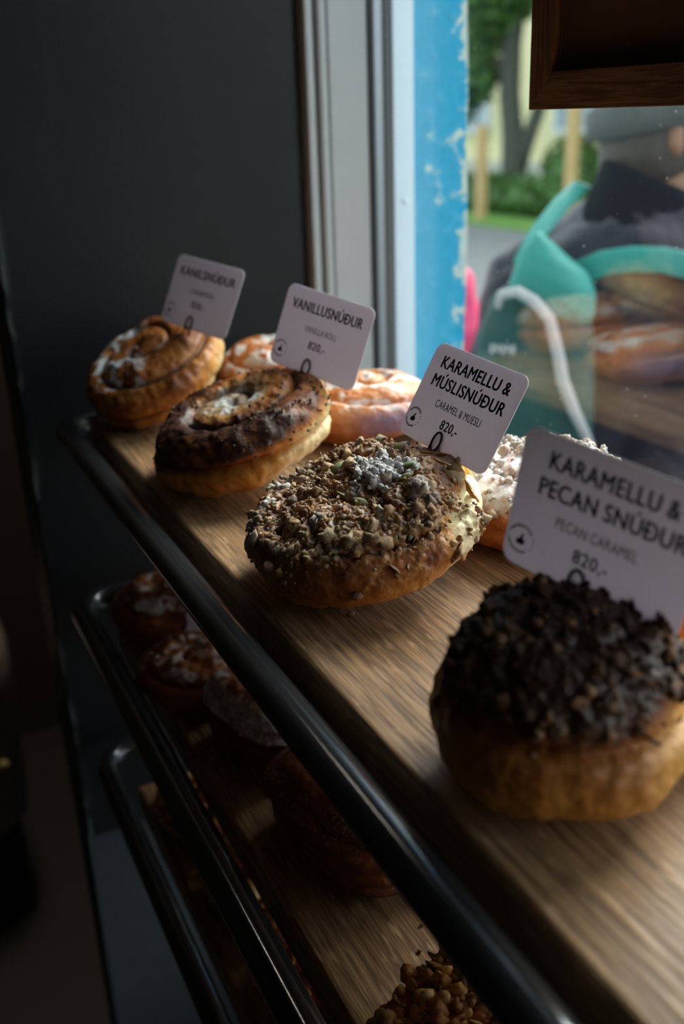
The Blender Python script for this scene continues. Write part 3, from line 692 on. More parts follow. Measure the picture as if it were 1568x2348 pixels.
# ---- back row, seen between the front buns
def back_bun(name, r, b, x, y, seed, mat, zone, label, tilt=0, phi=0, **k):
    B = Bun(r, b, 2.5, 2.4, 0.003, 0.004, 0.15, seed, 0.003, 0.66, 0.2 * seed, 1, **k)
    o = B.mesh(name, mat, zone(B)); place_bun(o, x, y, tilt, phi); tag(o, label, 'bun', 'buns on the top board'); return B, o
def z_ice(B):
    g = sstep(-0.12, 0.10, fbm(B.P / B.r * 2.6 + 1, 3)) * sstep(0.1, 0.5, B.zn)
    return (0.42 + 0.15 * B.n1 - 0.1 * sstep(0, -0.6, B.zn), 0.25 * g, 0.9 * g * (1 - B.groove))
back_bun('iced_bun', 0.056, 0.029, 0.375, 0.880, 71, M['dough_icing'], z_ice, 'back-row orange bun with white icing behind the farthest golden bun')
def z_berry(B):
    bl = sstep(70, 25, B.az(-75)) * sstep(0.75, 0.2, B.zn) * sstep(-0.6, -0.1, B.zn)
    sg = 0.8 * sstep(0.15, 0.6, B.zn) * sstep(-0.15, 0.25, fbm(B.P / B.r * 3 + 2, 3)) * (1 - bl)
    return (0.40 + 0.15 * B.n1, sg, 0.85 * bl)
back_bun('berry_bun', 0.062, 0.023, 0.392, 0.735, 72, M['dough_berry'], z_berry, 'back-row bun with purple berry stain and white sugar, behind the VANILLUSNÚÐUR card')
def z_sug(B):
    sg = 0.75 * sstep(0.0, 0.5, B.zn + 0.3 * B.n1) + 0.18 * sstep(0.1, 0.4, fbm(B.P / B.r * 4, 3))
    return (0.45 + 0.12 * B.n1 - 0.05 * sstep(0, -0.6, B.zn), sg, 0 * B.zn)
B7, bun7 = back_bun('muesli_bun', 0.060, 0.0265, 0.384, 0.478, 73, M['dough_icing'], z_sug, 'back-row sugar-dusted bun right behind the bun with the oat crumble', flat=0.9)
rr = np.random.default_rng(77); n = 500
P, N, k = B7.sample(n, sstep(0.1, 0.5, B7.zn), rr); pw = (0.35 + 0.6 * rr.random((n, 1)))
o = crumbs('crumble_topping', bun7, P, N, 0.001 + 0.0022 * rr.random(n) ** 2, palette(n, rr, [(0.5, 0.25, 0.1), (0.6, 0.36, 0.16)], [1, 1]) * (1 - pw) + 0.8 * pw, rr, 2); o['kind'] = 'stuff'
seeds(bun7, B7, [(-0.030, -0.040, 0.3, 0)], M['seed'])
B8, bun8 = back_bun('pecan_bun', 0.056, 0.034, 0.355, 0.285, 74, M['dough_icing'], lambda B: (0.40 + 0.15 * B.n1, 0 * B.zn, 0 * B.zn), 'golden pecan bun in the back row behind the nearest bun')

# ---- loose crumbs on the top board
def loose(px, py, z, s_, col, label, seed):
    r = np.random.default_rng(seed); V0, F0 = ICO[2]; rad = 1 + 0.6 * perlin(V0 * 1.7 + seed)
    W = V0 * rad[:, None] * s_ * np.array([1.2, 0.9, 0.8]); W[:, 2] -= W[:, 2].min()
    o = mesh_obj('pastry_crumb', W, F0, M['crumb'], None, True, {'tint': np.tile(np.array(col), (len(V0), 1))}); o.location = (px, py, z + 0.0001)
    tag(o, label, 'crumb', 'loose crumbs')

# ------------------------------------------------------------------ price cards
def text_mesh(s_, size, bold=0.0, xs=1.0, sp=1.0):
    cu = bpy.data.curves.new('t', 'FONT'); cu.body = s_; cu.size = size; cu.align_x = 'CENTER'; cu.align_y = 'CENTER'
    cu.offset = bold; cu.space_character = sp; cu.resolution_u = 4; cu.extrude = 0.00006; cu.space_word = 0.8
    ob = bpy.data.objects.new('t', cu); COL.objects.link(ob)
    dg = bpy.context.evaluated_depsgraph_get(); me = bpy.data.meshes.new_from_object(ob.evaluated_get(dg))
    V = np.array([v.co[:] for v in me.vertices]); F = [tuple(p.vertices) for p in me.polygons]
    bpy.data.objects.remove(ob); bpy.data.curves.remove(cu); bpy.data.meshes.remove(me)
    V[:, 0] *= xs; return V, F
CW, CH = 0.084, 0.062
def thick(V, F, d):
    if d <= 0: return V, F
    n = len(V); W = []; G = []
    for i, (dx, dy) in enumerate(((0, 0), (d, 0), (-d, 0), (0, d * 0.6), (0, -d * 0.6))):
        W.append(V + np.array([dx, dy, 0.000006 * i])); G += [tuple(k + i * n for k in f) for f in F]
    return np.concatenate(W), G
def fit_text(s_, x0, x1, yc, h, bold):
    """words between card coordinates x0..x1 (fractions of the width), centred on yc, capital height h (metres)"""
    V, F = text_mesh(s_, 0.010, 0.0, 1.0, 1.08)
    ref, _ = text_mesh('H', 0.010, 0.0); ch = np.ptp(ref[:, 1]); base = ref[:, 1].min()
    V[:, 1] = (V[:, 1] - base) * h / ch - h / 2 + yc * CH
    w_ = np.ptp(V[:, 0]); V[:, 0] = (V[:, 0] - V[:, 0].min()) / w_ * (x1 - x0) * CW + x0 * CW
    return thick(V, F, bold * 0.75 if bold > 0.0001 else 0)
def card_tag(c, yaw, tilt, roll, lines, label, shelf=False, foot=(-0.105, -0.59), loop=True, blank=False):
    cy, sy, ct, st = math.cos(yaw), math.sin(yaw), math.cos(tilt), math.sin(tilt)
    u = Vector((0, -1, 0)); v = Vector((st, 0, ct))
    u2 = u * math.cos(roll) + v * math.sin(roll); v2 = -u * math.sin(roll) + v * math.cos(roll)
    Rz = Matrix.Rotation(yaw, 3, 'Z'); u2 = Rz @ u2; v2 = Rz @ v2; n2 = u2.cross(v2)
    m = Matrix((u2, v2, n2)).transposed().to_4x4(); m.translation = Vector(c)
    root = empty('price_card_holder'); root.matrix_world = m
    tag(root, label, 'price tag', 'price cards stuck in the pastries')
    poly = []; cr = 0.0062
    for (cx, cy_, a0) in ((CW / 2 - cr, CH / 2 - cr, 0), (-CW / 2 + cr, CH / 2 - cr, 90), (-CW / 2 + cr, -CH / 2 + cr, 180), (CW / 2 - cr, -CH / 2 + cr, 270)):
        for k in range(9):
            a = math.radians(a0 + 90 * k / 8); poly.append((cx + cr * math.cos(a), cy_ + cr * math.sin(a)))
    MB().prism(poly, -0.0010, 0.0).build('card', M['card'], root, bevel=0.0003, seg=2)
    for kind, (s_, x0, x1, yc, h, bold) in lines:
        V, F = fit_text(s_, x0, x1, yc, h, bold); V[:, 2] += 0.00012
        o = mesh_obj(kind, V, F, M['ink'], root, False)
    # round emblem: broken ring of tiny lettering ticks and a thumbs-up hand
    mb = MB(); ex, ey, er = -0.405 * CW, -0.30 * CH, 0.0066
    for a0, a1, st_ in ((35, 150, 9), (195, 300, 9)):
        a = a0
        while a < a1:
            da = random.choice((3.5, 5, 6)); q = []
            for (aa, rad) in ((a, er), (a + da, er), (a + da, er - 0.0012), (a, er - 0.0012)):
                q.append((ex + rad * math.cos(math.radians(aa)), ey + rad * math.sin(math.radians(aa))))
            mb.prism(q, 0.00005, 0.00016); a += da + 2.6
    for a0 in (-42, -22, -2, 12, 162, 178):
        q = [(ex + rad * math.cos(math.radians(aa)), ey + rad * math.sin(math.radians(aa))) for aa, rad in ((a0, er), (a0 + 9, er), (a0 + 9, er - 0.0004), (a0, er - 0.0004))]
        mb.prism(q, 0.00005, 0.00016)
    hand = [(-1.9, -1.9), (1.3, -1.9), (1.9, -1.3), (2.1, -0.2), (1.8, 0.5), (0.9, 0.8), (1.0, 1.6), (1.3, 2.6), (0.8, 3.1), (0.25, 2.7), (-0.3, 1.3), (-1.1, 0.4), (-1.9, 0.2)]
    mb.prism([(ex + x * 0.00105, ey + y * 0.00105 - 0.0006) for x, y in hand], 0.00005, 0.00016)
    for k in range(3):
        pass
    e_ = mb.build('emblem', M['ink'], root); fix_normals(e_)
    if loop:
        # wire holder: a tall loop in front of the card's lower edge, its stem running into the pastry
        pts = []
        lx, ly = -0.045 * CW, -0.415 * CH
        pts.append((foot[0] * CW, foot[1] * CH - 0.010, 0.0005)); pts.append((foot[0] * CW + 0.0004, foot[1] * CH, 0.0012))
        for i in range(0, 25):
            a = math.radians(200 - 15.5 * i)
            pts.append((lx + 0.0036 * math.cos(a), ly + 0.0060 * math.sin(a), 0.0016 + 0.0002 * i / 25))
        MB().tube(pts, 0.00072, 10).build('wire_loop', M['wire'], root, True)
        pts2 = [(lx, ly - 0.012, -0.0018)] + [(lx + 0.0036 * math.cos(math.radians(250 - 15 * i)), ly + 0.0060 * math.sin(math.radians(250 - 15 * i)), -0.0019) for i in range(23)]
        MB().tube(pts2, 0.00072, 10).build('wire_loop', M['wire'], root, True)
    return root
h1 = 0.0075
def std(l1, l2, sub, price='820,-'):
    L = []
    if l2:
        L += [('title_lettering', (l1[0], l1[1], l1[2], 0.325, h1, 0.00034)), ('title_lettering', (l2[0], l2[1], l2[2], 0.130, h1, 0.00034))]
        L += [('subtitle_lettering', (sub[0], sub[1], sub[2], -0.075, 0.0047, 0.00004))]
    else:
        L += [('title_lettering', (l1[0], l1[1], l1[2], 0.285, h1, 0.00034)), ('subtitle_lettering', (sub[0], sub[1], sub[2], 0.030, 0.0045, 0.00004))]
    L += [('price_lettering', (price, -0.10, 0.09, -0.245 if l2 else -0.150, 0.0058, 0.00022))]
    return L
card_tag((0.3243, 0.4837, S + 0.0937), 0.139, 0.5025, -0.1003, std(('KARAMELLU &', -0.37, 0.38), ('MÚSLISNÚÐUR', -0.385, 0.41), ('CARAMEL & MUESLI', -0.245, 0.26)),
         'white price card reading KARAMELLU & MÚSLISNÚÐUR, stuck in the muesli bun')
card_tag((0.3219, 0.6684, S + 0.1045), 0.4595, 0.3162, -0.171, std(('VANILLUSNÚÐUR', -0.405, 0.405), None, ('VANILLA ROLL', -0.19, 0.18)),
         'white price card reading VANILLUSNÚÐUR, stuck in the bun with the dark ring')
card_tag((0.2922, 0.8447, S + 0.1132), 0.4398, 0.4075, -0.1241, std(('KANILSNÚÐUR', -0.40, 0.42), None, ('CINNAMON', -0.17, 0.17)),
         'blurred white price card stuck in the farthest sugared bun, against the black wall')
card_tag((0.2533, 0.2786, S + 0.1026), 0.3149, 0.0655, -0.1424, std(('KARAMELLU &', -0.33, 0.36), ('PECAN SNÚÐUR', -0.36, 0.43), ('PECAN CARAMEL', -0.23, 0.22)),
         'large white price card reading KARAMELLU & PECAN SNÚÐUR, nearest one')

# ------------------------------------------------------------------ pastries on the lower boards
Z2 = SHELF_TOP[1]; Z3 = SHELF_TOP[2]
def slab(name, r, b, x, y, rz, seed, label, square=4.5, z=Z2, sugar=0.28, mat=None, cat='pastry', holes=True, turns=5):
    B = Bun(r, b, 4.0, turns, 0.0022, 0.003, 0.25, seed, 0.0035, 0.9, 0.3, 1, square=square, flat=0.97, nu=200, nv=110)
    lay = np.sin(B.zn * 14 + 2.5 * B.n1) * (np.abs(B.zn) < 0.9) * (B.rn > 0.6)
    hole = np.zeros_like(B.zn)
    if holes:
        for hx, hy in ((0.3, 0.25), (-0.3, -0.25), (0.32, -0.35)):
            hole = np.maximum(hole, np.exp(-(((B.P[..., 0] / r - hx) ** 2 + (B.P[..., 1] / r - hy) ** 2) / 0.045)) * (B.zn > 0))
        B.P[..., 2] -= 0.010 * hole
    B.P += B.N * (0.0016 * lay)[..., None]
    rim = sstep(0.72, 0.95, B.rn) * (B.zn > 0.2)
    sg = sugar * (rim * 0.6 + 0.25 * sstep(0.1, 0.4, fbm(B.P / r * 3, 3)))
    o = B.mesh(name, mat or M['pastry'], (0.42 + 0.2 * B.n1 + 0.22 * lay * 0.5, sg, hole)); o.rotation_euler = (0, 0, rz)
    zmin = B.P[..., 2].min(); o.location = (x, y, z - zmin + 0.0002)
    tag(o, label, cat, 'pastries on the lower boards'); return B, o
def topping(B, o, n, seed, cols, wts, smax=0.004, smin=0.0015, name='granola_topping', w=None, sub=2):
    rr = np.random.default_rng(seed); W = (B.zn > -0.6) * 1.0 if w is None else w
    P, N, k = B.sample(n, W, rr)
    c = crumbs(name, o, P, N, smin + (smax - smin) * rr.random(n) ** 2, palette(n, rr, cols, wts), rr, sub, rr.random(n) < 0.35, sink=0.2); c['kind'] = 'stuff'
GR = [(0.56, 0.25, 0.065), (0.72, 0.38, 0.11), (0.42, 0.16, 0.045), (0.74, 0.48, 0.19)]
Bg, og = slab('granola_slab', 0.074, 0.020, 0.254, 0.286, 0.25, 91, 'chunky granola slab at the near end of the middle board', sugar=0, holes=False)
topping(Bg, og, 2600, 92, GR, [4, 4, 3, 2], 0.0052, 0.0010)
Bp, op = slab('flaky_pastry', 0.064, 0.030, 0.272, 0.500, 0.15, 93, 'dark square flaky pastry with round hollows on the middle board')
slab('flaky_pastry', 0.055, 0.024, 0.412, 0.485, 0.2, 94, 'flaky pastry behind the square one on the middle board, near the window')
slab('flaky_pastry', 0.054, 0.028, 0.264, 0.638, 0.2, 95, 'sugar-edged flaky pastry, third from the near end of the middle board', sugar=0.9)
slab('flaky_pastry', 0.055, 0.026, 0.412, 0.640, 0.1, 96, 'sugar-dusted pastry in the back row of the middle board', sugar=1.0)
def jam(x, y, seed, label, sugar=0.55, r=0.05, b=0.027):
    B = Bun(r, b, 2.6, 2.4, 0.003, 0.004, 0.15, seed, 0.004, 0.66, 0.2, 1, nu=160, nv=90)
    sg = sugar * sstep(0.3, 0.7, B.zn) * sstep(-0.1, 0.25, fbm(B.P / r * 3.5, 3))
    o = B.mesh('jam_bun', M['pastry'], (0.30 + 0.2 * B.n1, sg, 0 * sg)); place_bun(o, x, y, 0, 0, Z2)
    tag(o, label, 'bun', 'pastries on the lower boards'); return o
jam(0.224, 0.745, 97, 'sugared red-brown bun on the middle board, in front of the half-hidden card', b=0.021)
jam(0.236, 0.868, 98, 'sugared bun at the far end of the middle board, beside the rail corner', 0.6, 0.048)
jam(0.395, 0.770, 99, 'sugared bun in the back row of the middle board, far end', 0.6)
card_tag((0.250, 0.815, Z2 + 0.050), 0.25, 0.40, -0.12, std(('SULTUSNÚÐUR', -0.40, 0.42), None, ('JAM ROLL', -0.17, 0.17))[:0], 'white price card on the middle board, half hidden by the top rail', foot=(-0.105, -0.62), blank=True)
# package with a red and white stripe near the window
pk = empty('navy_package', (0.385, 0.215, Z2)); tag(pk, 'navy package with a white-edged red stripe on the middle board, behind the top rail', 'package')
M['navy'] = plain('navy_film', (0.012, 0.014, 0.055), 0.3); M['red'] = plain('red_print', (0.42, 0.012, 0.02), 0.35); M['whitep'] = plain('white_print', (0.7, 0.7, 0.72), 0.4)
mb = MB(); secs = []
for zz, k in ((0, 0.90), (0.004, 0.98), (0.02, 1.0), (0.06, 0.97), (0.085, 0.90), (0.092, 0.80)):
    secs.append(((0, 0, zz), (0.052 * k, 0, 0), (0, 0.085 * k, 0), 5))
mb.loft(secs, 48); pb = mb.build('wrapper', M['navy'], pk, True); fix_normals(pb)
MB().box(-0.050, 0.050, -0.036, -0.016, 0.0905, 0.0926).box(-0.0535, -0.0505, -0.036, -0.016, 0.005, 0.091).build('red_stripe', M['red'], pk, bevel=0.001)
MB().box(-0.050, 0.050, -0.044, -0.036, 0.0905, 0.0925).box(-0.0533, -0.0505, -0.044, -0.036, 0.005, 0.091).build('white_stripe', M['whitep'], pk, bevel=0.001)
MB().box(-0.050, 0.050, -0.016, -0.008, 0.0905, 0.0925).box(-0.0533, -0.0505, -0.016, -0.008, 0.005, 0.091).build('white_stripe', M['whitep'], pk, bevel=0.001)
# lowest board: crumbly slices in shadow
for i, (x, y, r, lb) in enumerate(((0.262, 0.455, 0.05, 'crumbly oat slice on the lowest board, nearest'), (0.255, 0.570, 0.048, 'crumbly oat slice on the lowest board, second from the near end'),
                                (0.255, 0.690, 0.050, 'crumbly oat slice on the lowest board, third from the near end'), (0.25, 0.81, 0.048, 'crumbly golden slice at the far end of the lowest board'))):
    B_, o_ = slab('oat_slice', r, 0.022, x, y, 0.1 * i, 101 + i, lb, z=Z3, sugar=0, holes=False)
    topping(B_, o_, 420, 111 + i, GR, [4, 4, 3, 2], 0.006, 0.002)
# loose crumbs
for (x, y, z, s_, col, lb, sd) in (
        (0.305, 0.248, S, 0.0022, (0.50, 0.34, 0.12), 'golden crumb on the oak board, front right of the nearest bun', 1),
        (0.272, 0.252, S, 0.0016, (0.55, 0.33, 0.20), 'small pale crumb on the oak board just below the nearest bun', 2),
        (0.311, 0.224, S, 0.0015, (0.40, 0.16, 0.06), 'small brown crumb at the near end of the top board', 3),
        (0.222, 0.437, S, 0.0020, (0.36, 0.22, 0.10), 'oat crumb at the front foot of the muesli bun', 4),
        (0.240, 0.395, Z2, 0.0014, (0.28, 0.16, 0.06), 'tiny crumb on the middle board, beside the granola slab', 5),
        (0.252, 0.412, Z2, 0.0012, (0.28, 0.16, 0.06), 'tiny crumb on the bare part of the middle board', 6)):
    loose(x, y, z, s_, col, lb, sd)

# ------------------------------------------------------------------ sign seen from the back
sg = empty('hanging_sign', (0.433, 0.28, S + 0.256)); tag(sg, 'back of a wooden framed sign hanging in the window', 'sign')
sgx, ya, yb, za, zb, fw_, th_ = 0.433, 0.5705, -0.05, S + 0.2567, S + 0.66, 0.0225, 0.018
def spart(name, V, F, mat, bevel=0.0008):
    o = mesh_obj(name, np.array(V) - np.array([0.433, 0.28, S + 0.256]), F, mat, sg, False)
    fix_normals(o)
    if bevel:
        m = o.modifiers.new('b', 'BEVEL'); m.width = bevel; m.segments = 2
    return o
def mitre(y0, y1, z0, z1, side):
    a, b_ = sgx, sgx + th_; f = fw_
    q = {'b': [(ya, za), (yb, za), (yb + f, za + f), (ya - f, za + f)], 't': [(ya, zb), (yb, zb), (yb + f, zb - f), (ya - f, zb - f)],
         'l': [(ya, za), (ya, zb), (ya - f, zb - f), (ya - f, za + f)], 'r': [(yb, za), (yb, zb), (yb + f, zb - f), (yb + f, za + f)]}[side]
    V = [(a, y, z) for y, z in q] + [(b_, y, z) for y, z in q]
    return V, [(0, 1, 2, 3), (7, 6, 5, 4), (0, 4, 5, 1), (1, 5, 6, 2), (2, 6, 7, 3), (3, 7, 4, 0)]
for sd in 'btlr':
    V, F = mitre(0, 0, 0, 0, sd); spart('frame_rail', V, F, M['oak_x'] if sd in 'bt' else M['oak_z'], 0.0006)
mb = MB().box(sgx + 0.009, sgx + 0.014, yb + fw_ - 0.002, ya - fw_ + 0.002, za + fw_ - 0.002, zb - fw_ + 0.002); spart('back_panel', mb.V, mb.F, M['hardboard'], 0)
for y in (0.08, 0.44):
    mb = MB().tube([(sgx + 0.009, y, zb - 0.004), (sgx + 0.009, y, ZT)], 0.0015, 8); spart('hanging_cord', mb.V, mb.F, M['rubber'], 0)

# ------------------------------------------------------------------ pale container far left behind the end board's edge
t_ = empty('storage_bin', (-0.02, 1.82, 0)); tag(t_, 'pale rounded storage bin in the dark, past the left edge of the black end board', 'bin')
M['bin'] = plain('bin_enamel', (0.30, 0.25, 0.22), 0.35); M['yellow'] = plain('yellow_dot', (0.75, 0.62, 0.25), 0.4)
secs = []
for zz, k in ((0.20, 0.90), (0.21, 0.94), (0.30, 0.97), (0.50, 1.0), (0.56, 1.0), (0.60, 0.9), (0.62, 0.6), (0.625, 0.1)):
    secs.append(((0, 0, zz), (0.19 * k, 0, 0), (0, 0.19 * k, 0), 3.5))
o = MB().loft(secs, 40).build('body', M['bin'], t_, True); fix_normals(o)
MB().box(-0.15, 0.15, -0.15, 0.15, 0, 0.20).build('plinth', M['room_dark'], t_, bevel=0.006)
mb = MB(); mb.sphere((0.135, -0.178, 0.365), 0.010, 0.006, 0.010); mb.build('round_sticker', M['yellow'], t_, True)

# ------------------------------------------------------------------ people outside
def remesh(o, vox, smooth=2):
    m = o.modifiers.new('r', 'REMESH'); m.mode = 'VOXEL'; m.voxel_size = vox; m.use_smooth_shade = True
    s_ = o.modifiers.new('s', 'SMOOTH'); s_.iterations = smooth; s_.factor = 0.5
def person(x, y, facing, k, jacket, trousers, hatm, hairm, skin, label, head_turn=0.0, collar=None, lean=0.0):
    root = empty('person', (x, y, -0.02)); root.rotation_euler = (0, 0, facing); root.scale = (k, k, k)
    tag(root, label, 'person')
    # local axes: +Y faces forward, +X is the person's right
    hd = Matrix.Translation((0, 0.035, 1.42)) @ Matrix.Rotation(head_turn, 4, 'Z')
    mb = MB()
    def H(p): return hd @ Vector(p)
    secs = []
    for zz, wx, wy, off in ((-0.115, 0.030, 0.035, 0.045), (-0.10, 0.046, 0.060, 0.03), (-0.06, 0.062, 0.082, 0.012), (-0.01, 0.072, 0.094, 0.0), (0.05, 0.077, 0.099, -0.004), (0.09, 0.070, 0.090, -0.006), (0.12, 0.045, 0.06, -0.006), (0.132, 0.01, 0.015, -0.006)):
        secs.append((H((0, off, zz)), (hd.to_3x3() @ Vector((wx, 0, 0))), (hd.to_3x3() @ Vector((0, wy, 0))), 2.2))
    mb.loft(secs, 24)
    mb.tube([H((0, 0.085, 0.02)), H((0, 0.112, -0.022)), H((0, 0.10, -0.035))], [0.010, 0.016, 0.012], 10)      # nose
    for s_ in (-1, 1):
        mb.sphere(H((s_ * 0.076, -0.005, 0.0)), 0.012, 0.020, 0.032, 12, 8)                                       # ears
    mb.tube([H((-0.025, 0.088, -0.065)), H((0, 0.099, -0.064)), H((0.025, 0.088, -0.065))], [0.006, 0.009, 0.006], 8)  # lips
    mb.tube([(0, -0.01, 1.22), (0, 0.01, 1.30), (0, 0.025, 1.37)], [0.062, 0.056, 0.055], 16)                      # neck
    mb.loft([((0, 0, 0.78), (0.15, 0, 0), (0, 0.10, 0), 2.4), ((0, 0, 0.95), (0.14, 0, 0), (0, 0.095, 0), 2.4), ((0, 0, 1.12), (0.165, 0, 0), (0, 0.11, 0), 2.4), ((0, -0.005, 1.22), (0.15, 0, 0), (0, 0.09, 0), 2.2), ((0, -0.005, 1.27), (0.07, 0, 0), (0, 0.065, 0), 2)], 28)
    for s_ in (-1, 1):
        mb.tube([(s_ * 0.15, -0.01, 1.205), (s_ * 0.215, -0.02, 1.08), (s_ * 0.245, -0.03, 0.95), (s_ * 0.245, 0.03, 0.83), (s_ * 0.24, 0.09, 0.73)], [0.055, 0.047, 0.040, 0.036, 0.027], 14)
        wx, wy, wz = s_ * 0.24, 0.10, 0.715
        mb.loft([((wx, wy, wz), (0.014, 0, 0), (0, 0.026, 0), 2.3), ((wx, wy + 0.014, wz - 0.045), (0.014, 0, 0), (0, 0.038, 0), 2.3), ((wx, wy + 0.022, wz - 0.085), (0.012, 0, 0), (0, 0.036, 0), 2.3)], 14)
        for f_, (dy, ln) in enumerate(((0.030, 0.062), (0.010, 0.072), (-0.010, 0.066), (-0.028, 0.052))):
            p0 = Vector((wx, wy + 0.022 + dy, wz - 0.08)); p1 = p0 + Vector((-s_ * 0.006, 0.006, -ln * 0.5)); p2 = p1 + Vector((-s_ * 0.018, 0.003, -ln * 0.42))
            mb.tube([p0, p1, p2], [0.0095, 0.0088, 0.0075], 8)
        p0 = Vector((wx - s_ * 0.004, wy + 0.036, wz - 0.03)); mb.tube([p0, p0 + Vector((-s_ * 0.012, 0.030, -0.022)), p0 + Vector((-s_ * 0.020, 0.036, -0.052))], [0.012, 0.010, 0.008], 8)
        mb.tube([(s_ * 0.085, 0, 0.80), (s_ * 0.09, 0.01, 0.45), (s_ * 0.09, -0.01, 0.10), (s_ * 0.09, 0.0, 0.05)], [0.082, 0.055, 0.038, 0.04], 14)
    b = mb.build('body', skin, root, True); remesh(b, 0.009, 2)
    # eyes
    for s_ in (-1, 1):
        e = MB(); e.sphere(H((s_ * 0.030, 0.088, 0.015)), 0.010, 0.008, 0.007, 12, 8); e.build('eye', M['ink'], root, True)
    # jacket: torso and sleeves in one mesh
    mb = MB()
    mb.loft([((0, 0, 0.70), (0.225, 0, 0), (0, 0.165, 0), 2.6), ((0, 0, 0.85), (0.225, 0, 0), (0, 0.17, 0), 2.6), ((0, -0.005, 1.02), (0.225, 0, 0), (0, 0.17, 0), 2.6), ((0, -0.012, 1.17), (0.226, 0, 0), (0, 0.165, 0), 2.5), ((0, -0.018, 1.255), (0.215, 0, 0), (0, 0.14, 0), 2.3), ((0, -0.014, 1.30), (0.165, 0, 0), (0, 0.11, 0), 2.1), ((0, 0.0, 1.34), (0.10, 0, 0), (0, 0.09, 0), 2)], 36)
    for s_ in (-1, 1):
        pts = [(s_ * 0.14, -0.01, 1.225), (s_ * 0.195, -0.02, 1.195), (s_ * 0.225, -0.03, 1.09), (s_ * 0.245, -0.035, 0.95), (s_ * 0.258, 0.02, 0.84), (s_ * 0.25, 0.085, 0.735)]
        mb.tube(pts, [0.085, 0.083, 0.078, 0.072, 0.066, 0.054], 18)
    j = mb.build('jacket', jacket, root, True); remesh(j, 0.011, 3)
    tx = bpy.data.textures.get('jacket_folds') or bpy.data.textures.new('jacket_folds', 'CLOUDS'); tx.noise_scale = 0.09
    d_ = j.modifiers.new('d', 'DISPLACE'); d_.texture = tx; d_.strength = 0.035; d_.mid_level = 0.5
    c = MB(); secs = []
    for zz, rr_, dy in ((1.25, 0.135, -0.008), (1.29, 0.120, -0.002), (1.325, 0.108, 0.004), (1.348, 0.104, 0.010), (1.348, 0.092, 0.010), (1.31, 0.088, 0.005)):
        tilt_ = 0.40
        secs.append(((0, dy, zz), (rr_, 0, -rr_ * tilt_), (0, rr_ * 0.98, -rr_ * 0.10), 2))
    co = c.loft(secs, 36, cap=False).build('collar', collar or jacket, root, True)
    sd_ = co.modifiers.new('s', 'SUBSURF'); sd_.levels = 1; sd_.render_levels = 1
    mb = MB()
    mb.loft([((0, 0, 0.60), (0.17, 0, 0), (0, 0.125, 0), 2.4), ((0, 0, 0.80), (0.185, 0, 0), (0, 0.13, 0), 2.4)], 28)
    for s_ in (-1, 1):
        mb.tube([(s_ * 0.085, 0, 0.76), (s_ * 0.09, 0.01, 0.45), (s_ * 0.09, -0.005, 0.10)], [0.095, 0.072, 0.062], 16)
    tr__ = mb.build('trousers', trousers, root, True); remesh(tr__, 0.012, 2)
    for s_ in (-1, 1):
        m2 = MB(); m2.loft([((s_ * 0.09, -0.075, 0.03), (0.032, 0, 0), (0, 0, 0.030), 2.4), ((s_ * 0.09, -0.03, 0.045), (0.042, 0, 0), (0, 0, 0.045), 2.6), ((s_ * 0.09, 0.05, 0.045), (0.045, 0, 0), (0, 0, 0.045), 2.6), ((s_ * 0.09, 0.13, 0.032), (0.046, 0, 0), (0, 0, 0.032), 2.6), ((s_ * 0.09, 0.185, 0.02), (0.024, 0, 0), (0, 0, 0.018), 2.4)], 18)
        sh = m2.build('shoe', M['rubber'], root, True); fix_normals(sh)
    # hair and hat
    mb = MB(); secs = []
    for zz, wx, wy, off in ((-0.085, 0.062, 0.060, -0.045), (-0.05, 0.078, 0.080, -0.030), (0.0, 0.085, 0.092, -0.020), (0.05, 0.086, 0.098, -0.014), (0.10, 0.075, 0.088, -0.010), (0.135, 0.03, 0.04, -0.008)):
        secs.append((H((0, off, zz)), hd.to_3x3() @ Vector((wx, 0, 0)), hd.to_3x3() @ Vector((0, wy, 0)), 2.1))
    mb.loft(secs, 28); hr = mb.build('hair', hairm, root, True); fix_normals(hr)
    if hatm:
        mb = MB(); secs = []
        for zz, k2, off in ((0.012, 1.02, -0.012), (0.016, 1.08, -0.012), (0.055, 1.10, -0.010), (0.060, 1.03, -0.008), (0.10, 0.98, -0.012), (0.135, 0.82, -0.018), (0.158, 0.50, -0.022), (0.166, 0.06, -0.022)):
            sl = -0.10
            secs.append((H((0, off, zz)), hd.to_3x3() @ Vector((0.090 * k2, 0, 0.0)), hd.to_3x3() @ Vector((0, 0.112 * k2, 0.112 * k2 * 0.18)), 2.1))
        mb.loft(secs, 32); ht = mb.build('hat', hatm, root, True); fix_normals(ht)
    return root
M['jacket'] = plain('purple_jacket', (0.021, 0.016, 0.029), 0.45, spec=0.25, var=0.25, nscale=6)
M['collar'] = plain('navy_collar', (0.009, 0.009, 0.014), 0.9, spec=0.2)
M['hat'] = plain('grey_wool', (0.105, 0.10, 0.10), 0.9, var=0.3, nscale=30, bump=0.6, bscale=120, bdist=0.004)
M['hair'] = plain('grey_hair', (0.085, 0.065, 0.058), 0.6, var=0.5, nscale=50, bump=0.6, bscale=150, bdist=0.003)
M['skin'] = plain('skin', (0.36, 0.17, 0.11), 0.5)
M['pink'] = plain('pink_jacket', (0.80, 0.045, 0.16), 0.5)
M['trouser'] = plain('dark_trousers', (0.03, 0.032, 0.045), 0.8)
M['brownhair'] = plain('brown_hair', (0.07, 0.04, 0.025), 0.6)
PX, PY = 1.188, 1.205
FACE = math.atan2(PY, PX) - PI / 2
per = person(PX, PY, FACE, 1.0, M['jacket'], M['trouser'], M['hat'], M['hair'], M['skin'], 'person seen from behind in a purple jacket, dark collar and grey hat', head_turn=-1.45, collar=M['collar'])
